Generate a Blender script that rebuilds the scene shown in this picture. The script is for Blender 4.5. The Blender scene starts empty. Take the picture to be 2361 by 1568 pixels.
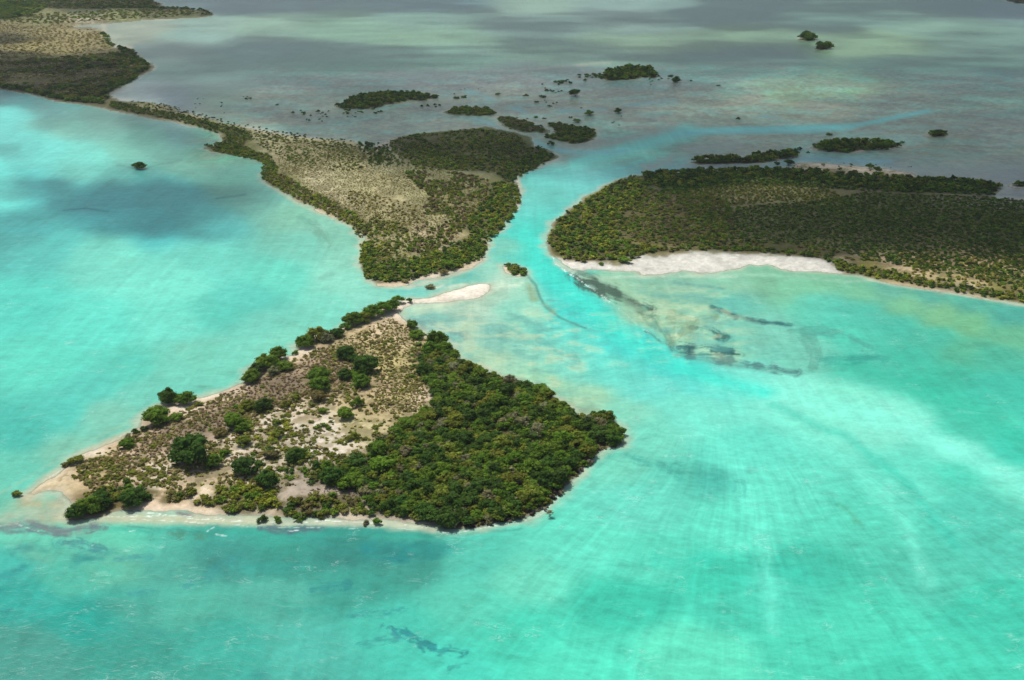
import bpy, math, random
import numpy as np
from mathutils import Vector

C = bpy.context.scene
R = math.radians
random.seed(7)
rng = np.random.default_rng(11)

# ------------------------------------------------------------------ camera
H, PITCH, FPX = 120.0, R(24.0), 2316.0          # height, tilt, focal length in px of a 2361 px wide frame
cam_d = bpy.data.cameras.new('camera')
cam_d.sensor_width = 36.0
cam_d.lens = 36.0 * FPX / 2361.0
cam_d.clip_start = 1.0
cam_d.clip_end = 40000.0
cam = bpy.data.objects.new('camera', cam_d)
C.collection.objects.link(cam)
cam.location = (0, 0, H)
cam.rotation_euler = (R(90) - PITCH, 0, 0)
C.camera = cam

# ------------------------------------------------------------------ sky, sun, exposure
SUN_EL = R(60)
SUN_AZ = R(-38)                                  # measured from +Y, negative to the left: behind the scene, upper left
sdir = Vector((math.sin(SUN_AZ) * math.cos(SUN_EL), math.cos(SUN_AZ) * math.cos(SUN_EL), math.sin(SUN_EL)))
w = bpy.data.worlds.new('World')
C.world = w
w.use_nodes = True
nt = w.node_tree
bg = nt.nodes['Background']
sky = nt.nodes.new('ShaderNodeTexSky')
sky.sky_type = 'NISHITA'
sky.sun_disc = False
sky.sun_elevation = SUN_EL
sky.sun_rotation = SUN_AZ
sky.air_density = 1.0
sky.dust_density = 3.0
sky.ozone_density = 0.7
nt.links.new(sky.outputs[0], bg.inputs[0])
bg.inputs[1].default_value = 0.10
sl = bpy.data.lights.new('sun', 'SUN')
sl.energy = 4.0
sl.angle = R(0.5)
sl.color = (1.0, 0.955, 0.88)
so = bpy.data.objects.new('sun', sl)
C.collection.objects.link(so)
so.rotation_euler = sdir.to_track_quat('Z', 'Y').to_euler()
C.view_settings.view_transform = 'Standard'
C.view_settings.look = 'None'
C.view_settings.exposure = 0.25
C.view_settings.gamma = 1.0

# ------------------------------------------------------------------ helpers
def ground_pt(u, v, z=0.0):
    """spot of the photograph (2361 px wide) -> point of the level z in metres"""
    a = (np.asarray(u, float) - 1180.5) / FPX
    b = -(np.asarray(v, float) - 784.0) / FPX
    t = (H - z) / (math.sin(PITCH) - b * math.cos(PITCH))
    return a * t, (math.cos(PITCH) + b * math.sin(PITCH)) * t

def depth_at(v):
    b = -(v - 784.0) / FPX
    return H / (math.sin(PITCH) - b * math.cos(PITCH))

def to_uv(x, y):
    t = y * math.cos(PITCH) + H * math.sin(PITCH)
    t = np.maximum(t, 40.0)
    up = y * math.sin(PITCH) - H * math.cos(PITCH)
    return 1180.5 + FPX * x / t, 784.0 - FPX * up / t

def lin(c):
    c = np.asarray(c, float) / 255.0
    return np.where(c <= 0.04045, c / 12.92, ((c + 0.055) / 1.055) ** 2.4)

def _hash(ix, iy, s):
    h = (ix * 374761393 + iy * 668265263 + s * 974634777) & 0xFFFFFFFF
    h = ((h ^ (h >> 13)) * 1274126177) & 0xFFFFFFFF
    return ((h ^ (h >> 16)) & 0xFFFF) / 65535.0

def vnoise(x, y, s=0):
    xi = np.floor(x).astype(np.int64); yi = np.floor(y).astype(np.int64)
    fx = x - xi; fy = y - yi
    fx = fx * fx * (3 - 2 * fx); fy = fy * fy * (3 - 2 * fy)
    a = _hash(xi, yi, s); b = _hash(xi + 1, yi, s); c = _hash(xi, yi + 1, s); d = _hash(xi + 1, yi + 1, s)
    return (a * (1 - fx) + b * fx) * (1 - fy) + (c * (1 - fx) + d * fx) * fy

def fbm(x, y, sc, octv=4, s=0):
    """-1..1"""
    x = np.asarray(x, float) / sc; y = np.asarray(y, float) / sc
    t = 0.0; a = 1.0; n = 0.0
    for k in range(octv):
        t = t + a * (vnoise(x + 17.3 * k, y - 9.1 * k, s + k) * 2 - 1); n += a
        a *= 0.55; x = x * 2.03; y = y * 2.03
    return t / n * 1.5

def sstep(a, b, x):
    t = np.clip((x - a) / (b - a), 0, 1)
    return t * t * (3 - 2 * t)

def sdf(px, py, poly):
    """signed distance to a closed polygon, positive inside"""
    P = np.asarray(poly, float); n = len(P)
    d2 = np.full(px.shape, 1e18); ins = np.zeros(px.shape, bool)
    for i in range(n):
        ax, ay = P[i]; bx, by = P[(i + 1) % n]
        ex, ey = bx - ax, by - ay
        L = ex * ex + ey * ey + 1e-12
        t = np.clip(((px - ax) * ex + (py - ay) * ey) / L, 0, 1)
        dx = px - ax - t * ex; dy = py - ay - t * ey
        d2 = np.minimum(d2, dx * dx + dy * dy)
        if abs(ey) > 1e-12:
            c = ((ay > py) != (by > py)) & (px < ex * (py - ay) / ey + ax)
            ins ^= c
    return np.where(ins, 1.0, -1.0) * np.sqrt(d2)

def seg_dist(px, py, pts, vs=1.7):
    d2 = np.full(px.shape, 1e18)
    if len(pts) == 1:
        return np.hypot(px - pts[0][0], (py - pts[0][1]) * vs)
    for (ax, ay), (bx, by) in zip(pts[:-1], pts[1:]):
        ex, ey = bx - ax, (by - ay) * vs
        L = ex * ex + ey * ey + 1e-9
        t = np.clip(((px - ax) * ex + (py - ay) * vs * ey) / L, 0, 1)
        dx = px - ax - t * ex; dy = (py - ay) * vs - t * ey
        d2 = np.minimum(d2, dx * dx + dy * dy)
    return np.sqrt(d2)

def seg_param(px, py, pts, vs=1.7):
    """distance across (signed) and length along a polyline"""
    d2 = np.full(px.shape, 1e18); sg_ = np.zeros(px.shape); al = np.zeros(px.shape); L0 = 0.0
    for (ax, ay), (bx, by) in zip(pts[:-1], pts[1:]):
        ex, ey = bx - ax, (by - ay) * vs
        L = math.hypot(ex, ey) + 1e-9
        t0 = ((px - ax) * ex + (py - ay) * vs * ey) / L
        t = np.clip(t0, 0, L); dx = px - ax - t / L * ex; dy = (py - ay) * vs - t / L * ey
        q = dx * dx + dy * dy; m = q < d2
        sn = np.sign((px - ax) * ey - (py - ay) * vs * ex)
        d2 = np.where(m, q, d2); sg_ = np.where(m, sn, sg_); al = np.where(m, L0 + t0, al); L0 += L
    return np.sqrt(d2), sg_, al

class Field:
    """values given at spots, blended smoothly over a coarse lattice, then looked up"""
    def __init__(s, pts, vs=1.8, base=42.0, dv=8.0, vmax=1800):
        s.dv = dv; s.gu = np.arange(-400, 2800, 12.0); s.gv = np.arange(-240, vmax, dv)
        U, V = np.meshgrid(s.gu, s.gv)
        P = np.array([p[:2] for p in pts], float); A = np.array([p[2:] for p in pts], float)
        num = np.zeros(U.shape + (A.shape[1],)); den = np.zeros(U.shape)
        for (pu, pv), a in zip(P, A):
            d2 = (U - pu) ** 2 + ((V - pv) * vs) ** 2
            wt = 1.0 / (d2 + base * base) ** 3
            den += wt; num += wt[..., None] * a
        s.g = num / den[..., None]
    def __call__(s, u, v):
        x = np.clip((u - s.gu[0]) / 12.0, 0, len(s.gu) - 1.001); y = np.clip((v - s.gv[0]) / s.dv, 0, len(s.gv) - 1.001)
        i = x.astype(int); j = y.astype(int); fx = (x - i)[..., None]; fy = (y - j)[..., None]
        g = s.g
        return (g[j, i] * (1 - fx) + g[j, i + 1] * fx) * (1 - fy) + (g[j + 1, i] * (1 - fx) + g[j + 1, i + 1] * fx) * fy

def poly_w(pts):
    x, y = ground_pt([p[0] for p in pts], [p[1] for p in pts])
    return np.stack([x, y], 1)

def put(o, parent=None):
    C.collection.objects.link(o)
    if parent: o.parent = parent
    return o

def tag(o, label=None, cat=None, group=None, kind=None):
    if label: o['label'] = label
    if cat: o['category'] = cat
    if group: o['group'] = group
    if kind: o['kind'] = kind
    return o

def mesh_np(name, V, F, cols=None, smooth=False, attrs=None):
    """V (n,3), F (m,k) all faces of k corners; cols per vertex (n,3)"""
    me = bpy.data.meshes.new(name)
    V = np.ascontiguousarray(V, np.float32); F = np.ascontiguousarray(F, np.int32)
    m, k = F.shape
    me.vertices.add(len(V)); me.vertices.foreach_set('co', V.ravel())
    me.loops.add(m * k); me.loops.foreach_set('vertex_index', F.ravel())
    me.polygons.add(m)
    me.polygons.foreach_set('loop_start', np.arange(0, m * k, k, dtype=np.int32))
    me.polygons.foreach_set('loop_total', np.full(m, k, np.int32))
    if smooth: me.polygons.foreach_set('use_smooth', np.ones(m, bool))
    if cols is not None:
        ca = me.attributes.new('col', 'FLOAT_COLOR', 'POINT')
        c4 = np.ones((len(V), 4), np.float32); c4[:, :3] = cols
        ca.data.foreach_set('color', c4.ravel())
    for an, av in (attrs or {}).items():
        at = me.attributes.new(an, 'FLOAT', 'POINT')
        at.data.foreach_set('value', np.ascontiguousarray(av, np.float32).ravel())
    me.update(); me.validate()
    return me

# node shorthands
class NT:
    def __init__(s, m):
        m.use_nodes = True; s.t = m.node_tree; s.t.nodes.clear()
    def n(s, typ, **kw):
        nd = s.t.nodes.new('ShaderNode' + typ)
        for k, v in kw.items():
            if k.startswith('_'): nd.inputs[k[1:].replace('_', ' ')].default_value = v
            else: setattr(nd, k, v)
        return nd
    def l(s, a, b): s.t.links.new(a, b)
    def math(s, op, a, b=None, clamp=False):
        nd = s.n('Math', operation=op); nd.use_clamp = clamp
        for i, q in enumerate((a, b)):
            if q is None: continue
            if isinstance(q, (int, float)): nd.inputs[i].default_value = q
            else: s.l(q, nd.inputs[i])
        return nd.outputs[0]
    def ramp(s, fac, a, b):
        nd = s.n('MapRange'); nd.interpolation_type = 'SMOOTHSTEP'
        nd.inputs['From Min'].default_value = a; nd.inputs['From Max'].default_value = b
        s.l(fac, nd.inputs['Value']); return nd.outputs[0]
    def mapped(s, vec, sc, rot=0.0):
        nd = s.n('Mapping'); nd.inputs['Scale'].default_value = sc; nd.inputs['Rotation'].default_value = (0, 0, rot)
        s.l(vec, nd.inputs['Vector']); return nd.outputs[0]
    def noise(s, vec, sc, det=3.0, rough=0.55, dist=0.0):
        nd = s.n('TexNoise'); nd.inputs['Scale'].default_value = sc; nd.inputs['Detail'].default_value = det
        nd.inputs['Roughness'].default_value = rough; nd.inputs['Distortion'].default_value = dist
        s.l(vec, nd.inputs['Vector']); return nd.outputs[0]
    def mixc(s, fac, a, b, mode='MIX'):
        nd = s.n('Mix', data_type='RGBA', blend_type=mode)
        for idx, q in ((0, fac), (6, a), (7, b)):
            if isinstance(q, (int, float)): nd.inputs[idx].default_value = q
            elif isinstance(q, tuple): nd.inputs[idx].default_value = q
            else: s.l(q, nd.inputs[idx])
        return nd.outputs[2]
    def scale(s, col, k):
        nd = s.n('VectorMath', operation='SCALE'); s.l(col, nd.inputs[0])
        if isinstance(k, (int, float)): nd.inputs['Scale'].default_value = k
        else: s.l(k, nd.inputs['Scale'])
        return nd.outputs[0]

#@@DATA
# ------------------------------------------------------------------ outlines of the land (spots of the photograph)
NEAR = [(66,1138),(100,1114),(140,1086),(187,1055),(225,1040),(267,1021),(290,1006),(320,985),(333,960),(360,940),(385,928),(420,922),(467,921),(500,911),
 (540,895),(563,885),(567,872),(580,852),(600,838),(627,822),(655,822),(677,818),(689,806),(694,794),(717,780),(745,772),(770,772),(795,753),(815,742),(850,722),(880,708),
 (907,697),(934,695),(953,690),(960,696),(945,703),(930,709),(917,724),(935,742),(962,758),(973,771),(1018,786),(1050,812),(1062,836),(1107,853),(1153,872),
 (1237,893),(1273,911),(1287,928),(1307,943),(1333,956),(1360,963),(1393,960),(1427,986),(1439,1008),(1429,1022),(1373,1036),(1360,1052),
 (1350,1075),(1317,1095),(1297,1115),(1283,1138),(1253,1168),(1230,1184),(1187,1197),(1120,1207),(1073,1214),(1063,1219),(1027,1221),(985,1209),
 (930,1203),(887,1197),(840,1196),(787,1190),(720,1191),(633,1191),(560,1189),(500,1183),(433,1178),(333,1172),(267,1176),(230,1190),(200,1196),(165,1195),
 (155,1182),(166,1165),(160,1148),(145,1132),(110,1130),(80,1140)]
SANDBAR = [(950,690),(987,686),(1020,679),(1060,670),(1077,661),(1105,656),(1120,657),(1122,672),(1100,686),(1040,695),(987,698),(955,699)]
PENIN = [(-600,120),(0,204),(67,216),(133,233),(187,241),(253,253),(300,261),(350,273),(417,283),(467,296),(500,306),(516,320),(508,331),(472,341),
 (487,349),(533,357),(587,365),(618,378),(620,390),(604,405),(617,420),(667,450),(700,470),(787,507),(820,526),(842,556),(831,592),(834,622),
 (854,645),(880,657),(907,659),(934,656),(960,646),(987,640),(1020,636),(1060,626),(1087,615),(1110,600),(1120,575),(1120,556),(1112,540),
 (1155,535),(1164,505),(1187,476),(1184,458),(1200,440),(1188,425),(1184,412),(1202,400),(1230,388),(1260,374),(1281,363),(1267,350),(1230,337),(1220,318),
 (1190,306),(1160,299),(1117,293),(1093,297),(1020,303),(953,309),(905,319),(880,328),(862,343),(853,348),(837,334),(817,326),(787,324),(733,322),(667,314),(600,301),
 (500,281),(433,261),(383,244),(333,235),(273,233),(250,222),(250,212),(283,200),(295,186),(350,162),(351,152),(337,143),(303,121),(297,112),
 (263,110),(250,98),(243,82),(233,69),(215,64),(150,62),(267,52),(333,46),(400,43),(467,40),(493,35),(477,24),(427,20),(367,17),(372,8),(355,3),(330,-6),(-100,-60),(-900,-110),(-900,60)]
RIGHT = [(1277,526),(1261,545),(1264,568),(1277,592),(1294,606),(1320,618),(1345,625),(1370,622),(1420,624),(1454,625),(1487,632),(1530,629),(1574,623),(1610,629),(1650,626),
 (1680,622),(1700,618),(1712,612),(1724,607),(1745,610),(1770,606),(1787,611),(1800,620),(1830,625),(1887,627),(1940,631),(2007,640),(2060,652),(2107,660),(2207,678),(2290,688),(2361,700),(2800,770),
 (2800,520),(2361,462),(2330,468),(2300,462),(2285,452),(2270,455),(2291,446),(2314,435),(2241,420),(2170,417),(2125,413),(2100,400),(2050,390),(1941,382),(1900,377),
 (1841,376),(1814,392),(1760,392),(1691,392),(1641,396),(1574,398),(1537,398),(1487,404),(1454,409),(1414,418),(1370,445),(1327,474),(1287,504)]
FAR_SHORE = [(2315,-2),(2325,3),(2340,7),(2365,9),(2800,22),(2800,-40),(2315,-40)]
ISLETS = {
 'a': [(772,246),(800,237),(812,226),(850,219),(900,215),(960,217),(1000,221),(1006,226),(980,231),(940,233),(890,242),(850,251),(800,252)],
 'b': [(1023,259),(1045,251),(1070,248),(1110,249),(1140,256),(1146,262),(1120,267),(1080,267),(1045,264)],
 'c': [(1147,268),(1175,271),(1210,278),(1240,290),(1262,300),(1260,307),(1235,305),(1210,305),(1180,300),(1157,288)],
 'd': [(1263,286),(1290,286),(1330,294),(1368,297),(1370,314),(1355,327),(1320,331),(1285,324),(1257,317),(1284,307),(1280,297)],
 'e': [(1388,180),(1402,168),(1420,160),(1460,157),(1500,161),(1516,173),(1510,179),(1480,179),(1440,184),(1400,186)],
 'f': [(1866,340),(1888,336),(1905,330),(1941,325),(1985,324),(2010,328),(2050,331),(2072,336),(2070,344),(2030,345),(1985,349),(1960,353),(1915,350),(1880,346)],
 'g': [(1597,374),(1622,367),(1660,366),(1690,366),(1706,364),(1705,375),(1660,378),(1615,379)],
 'h': [(1710,370),(1740,361),(1780,356),(1815,352),(1835,355),(1828,364),(1790,369),(1745,376),(1713,376)],
 'i': [(1160,612),(1176,610),(1203,621),(1213,633),(1196,638),(1168,628)],
 'j': [(1843,90),(1855,87),(1872,87),(1882,92),(1870,94),(1852,94)],
 'k': [(1881,112),(1892,109),(1910,108),(1916,111),(1905,115),(1888,115)],
 'l': [(2144,310),(2160,306),(2180,306),(2190,311),(2175,315),(2155,315)],
 'm': [(2331,428),(2345,425),(2400,430),(2390,434),(2345,432)],
}
LANDS = [poly_w(NEAR), poly_w(SANDBAR), poly_w(PENIN), poly_w(RIGHT), poly_w(FAR_SHORE)] + [poly_w(p) for p in ISLETS.values()]

def land_sdf(x, y):
    d = np.full(x.shape, -1e9)
    for P in LANDS:
        lo = P.min(0) - 60; hi = P.max(0) + 60
        m = (x > lo[0]) & (x < hi[0]) & (y > lo[1]) & (y < hi[1])
        if m.any(): d[m] = np.maximum(d[m], sdf(x[m], y[m], P))
    return np.maximum(d, -60.0)

# cloud cover over each spot: 0 clear .. 1 thick
SHADE = [
 # open water and the near island stay in the sun
 (100,1400,0),(500,1400,0),(900,1400,0),(1300,1400,0),(1700,1400,0),(2100,1400,0),(2350,1400,0),
 (100,1000,0),(400,900,0),(700,900,0),(1000,1000,0),(1300,1000,0),(1600,1000,0),(2000,1000,0),(2350,1000,0),
 (100,700,0),(400,700,0),(700,700,0),(1000,700,0),(1300,700,0),(1600,720,0),(1900,750,0.05),(2200,760,0.1),(2350,800,0.15),
 (100,580,0.1),(300,580,0.05),(500,590,0),(700,580,0),(900,560,0),(1050,560,0),(1200,560,0),(1300,570,0),(1400,560,0.05),(1500,580,0.1),
 (1350,618,-.1),(1450,615,-.15),(1550,608,-.2),(1650,606,-.2),(1750,604,-.2),(1850,612,-.15),(1400,625,-.1),(1600,620,-.2),(1800,625,-.1),(1600,600,0),(1800,640,-.05),(1650,650,0),(2000,680,0.1),(2200,700,0.12),
 # left lagoon
 (0,225,0.9),(60,232,0.8),(150,255,0.5),(20,262,0.1),(60,290,0),(20,320,0.15),(100,285,0.5),(170,300,0.35),(20,342,0.6),(60,340,0.3),(130,320,0.0),(200,350,0),(110,365,0.05),
 (330,275,0.75),(400,310,0.7),(330,320,0.6),(250,310,0.3),(460,330,0.8),(440,350,0.55),(380,350,0.45),(300,360,0.1),(250,340,0.05),
 (0,385,0),(40,390,0.25),(110,400,0.1),(200,400,0.2),(300,400,0.4),(420,375,0.3),(500,365,0.4),(560,385,0.45),(440,400,0.35),(520,410,0.5),
 (0,430,0.35),(30,445,.65),(20,505,.55),(60,500,.6),(300,395,.5),(150,402,.35),(60,430,0.7),(130,420,0.85),(250,430,0.85),(350,440,0.85),(450,440,0.8),(540,440,0.8),(600,450,0.55),
 (20,470,0),(70,468,0.2),(130,470,0.8),(220,480,0.85),(300,490,0.85),(400,500,0.9),(480,490,0.75),(540,485,0.6),(600,500,0.3),
 (20,520,0.5),(60,530,0.5),(130,515,0.45),(200,510,0.6),(270,520,0.75),(350,525,0.9),(430,525,0.7),(500,520,0.4),(560,530,0.2),(150,545,0.1),(300,560,0.15),(400,560,0.1),
 (650,480,0.1),(700,510,0),
 # far left land
 (50,10,0.45),(200,10,0.6),(350,20,0.7),(50,35,0.35),(200,38,0.35),(350,37,0.3),(450,30,0.6),
 (30,70,0.25),(120,75,0.15),(200,85,0.15),(20,92,0.9),(80,90,0.45),(150,100,0.15),(60,110,0.15),(130,120,0.2),(60,130,0.85),(140,135,0.6),
 (220,130,0.5),(300,130,0.7),(50,155,0.85),(150,160,0.85),(250,160,0.9),(330,150,0.8),(50,190,0.75),(150,200,0.8),(230,200,0.9),
 (270,240,0.5),(350,250,0.35),(450,280,0.35),(530,310,0.4),(600,320,0.3),(560,345,0.4),(650,340,0.25),(650,370,0.2),
 # the middle land
 (740,350,0.4),(800,350,0.5),(720,390,0.1),(800,395,0.15),(760,430,0),(700,430,0),(850,420,0),(900,410,0.15),(960,410,0.35),(1040,410,0.35),(1100,420,0.15),(850,470,0),(1000,480,0),(1120,470,0),
 (850,340,0.75),(900,330,0.8),(1000,320,0.85),(1100,320,0.85),(900,360,0.7),(1000,350,0.85),(1200,340,0.85),(1100,360,0.7),(1200,370,0.9),(980,380,0.55),(1100,385,0.7),(1180,395,0.6),
 # channel
 (1260,350,0.9),(1330,350,0.8),(1250,385,0.55),(1300,390,0.4),(1230,420,0.1),(1300,430,0.1),(1350,410,0.35),(1400,390,0.6),(1450,370,0.75),(1400,340,0.85),(1200,470,0),
 (1550,330,0.85),
 # right land
 (1330,500,0.1),(1400,460,0.15),(1450,440,0.35),(1500,420,0.85),(1600,410,0.95),(1550,450,0.55),(1480,480,0.2),(1450,520,0.15),(1550,520,0.45),(1620,480,0.7),(1620,540,0.5),(1700,440,0.6),(1760,430,0.4),
 (1850,440,0.6),(1700,500,0.8),(1800,480,0.85),(1850,530,0.85),(1950,470,0.8),(1950,440,0.8),(2000,540,.86),(2100,500,.88),(2200,450,0.9),(2300,500,1.0),(2250,560,1.0),(2100,570,1.0),(1750,560,0.75),(1850,588,0.5),
 (1700,575,0.55),(1950,580,0.75),(2050,600,0.45),(2150,600,0.5),(2350,590,0.8),(2000,615,0.2),(2100,630,0.15),(2200,640,0.1),(2300,630,0.2),(2350,660,0.15),(2300,670,0.1),(2000,640,0.1),
 (2350,540,1.0),(2350,430,0.95),(1800,400,0.9),(2000,395,0.8),(1650,370,0.9),(1900,340,0.9),
 # flats: a solid deck of cloud
 (400,240,0.85),(500,200,0.85),(500,260,0.85),(600,250,0.85),(600,170,0.85),(700,280,0.85),(700,220,0.85),(850,280,0.85),(850,170,0.85),(1000,250,0.85),(1000,180,0.8),(1150,240,0.8),
 (1150,170,0.75),(1250,145,0.6),(1350,140,0.45),(1370,145,0.3),(1300,200,0.8),(1450,220,0.85),(1450,280,0.85),(1600,240,0.8),(1600,200,0.8),(1650,290,0.85),(1800,260,0.75),(1900,243,0.7),(1850,250,0.75),
 (2000,270,0.85),(2150,260,0.9),(2300,270,0.9),(2200,330,0.9),(2000,310,0.9),(2300,380,0.9),(2100,370,0.9),(1780,330,0.85),
 # back lagoon
 (250,70,0.4),(300,90,0.45),(260,100,0.35),(340,62,0.4),(400,60,0.5),(330,110,0.6),(400,110,0.75),(300,160,0.6),(300,210,0.65),(400,160,0.8),(500,130,0.85),(400,200,0.8),
 (430,57,0.25),(480,60,0.35),(395,78,0.25),(460,82,0.2),(530,68,0.25),(600,50,0.25),(640,75,0.5),(620,33,0.65),(560,20,0.8),(700,40,0.6),(680,70,0.35),(760,65,0.35),(650,110,0.9),(600,90,0.8),
 (800,20,0.8),(900,10,0.85),(930,42,0.3),(1000,45,0.45),(860,60,0.3),(800,75,0.35),(900,85,0.3),(1000,92,0.25),(980,72,0.3),(1050,85,0.35),(1080,112,0.35),(1060,125,0.5),(900,120,0.8),(800,130,0.85),(1100,100,0.4),
 (1220,22,0.12),(1180,22,0.3),(1260,23,0.2),(1300,35,0.5),(1100,25,0.7),(1150,55,0.75),(1250,60,0.8),(1350,40,0.6),(1450,8,0.2),(1480,10,0.0),(1510,13,0.3),(1400,60,0.55),(1440,65,0.3),(1420,78,0.4),(1500,95,0.3),(1530,92,0.45),
 (1550,68,0.4),(1460,40,0.7),(1600,30,0.85),(1700,10,0.9),(1200,100,0.75),(1300,120,0.7),(1260,110,0.55),(1380,110,0.6),(1500,130,0.8),(1450,130,0.75),
 (1650,77,0.5),(1710,82,0.25),(1780,85,0.4),(1700,60,0.85),(1650,110,0.9),(1800,110,0.85),(1620,170,0.7),(1720,212,0.5),(1760,210,0.42),(1800,205,0.55),(1830,215,0.65),(1900,190,0.5),(1950,192,0.6),(1850,170,0.65),
 (1700,160,0.7),(2000,160,0.8),(2100,200,0.9),(2300,200,0.85),(1980,106,0.2),(1930,102,0.45),(2040,110,0.35),(2120,62,0.1),(2060,55,0.3),(2180,68,0.25),(1950,38,0.5),(2040,42,0.55),(1950,20,0.8),(2200,20,0.85),(2300,55,0.4),(2200,75,0.45),(2250,130,0.7),(2150,110,0.5),
 (2350,120,0.5),(2350,30,0.85),(2100,140,0.7),(1900,60,0.8),(0,-100,0.8),(800,-100,0.9),(1600,-100,0.9),(2361,-100,0.9),
]
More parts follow.
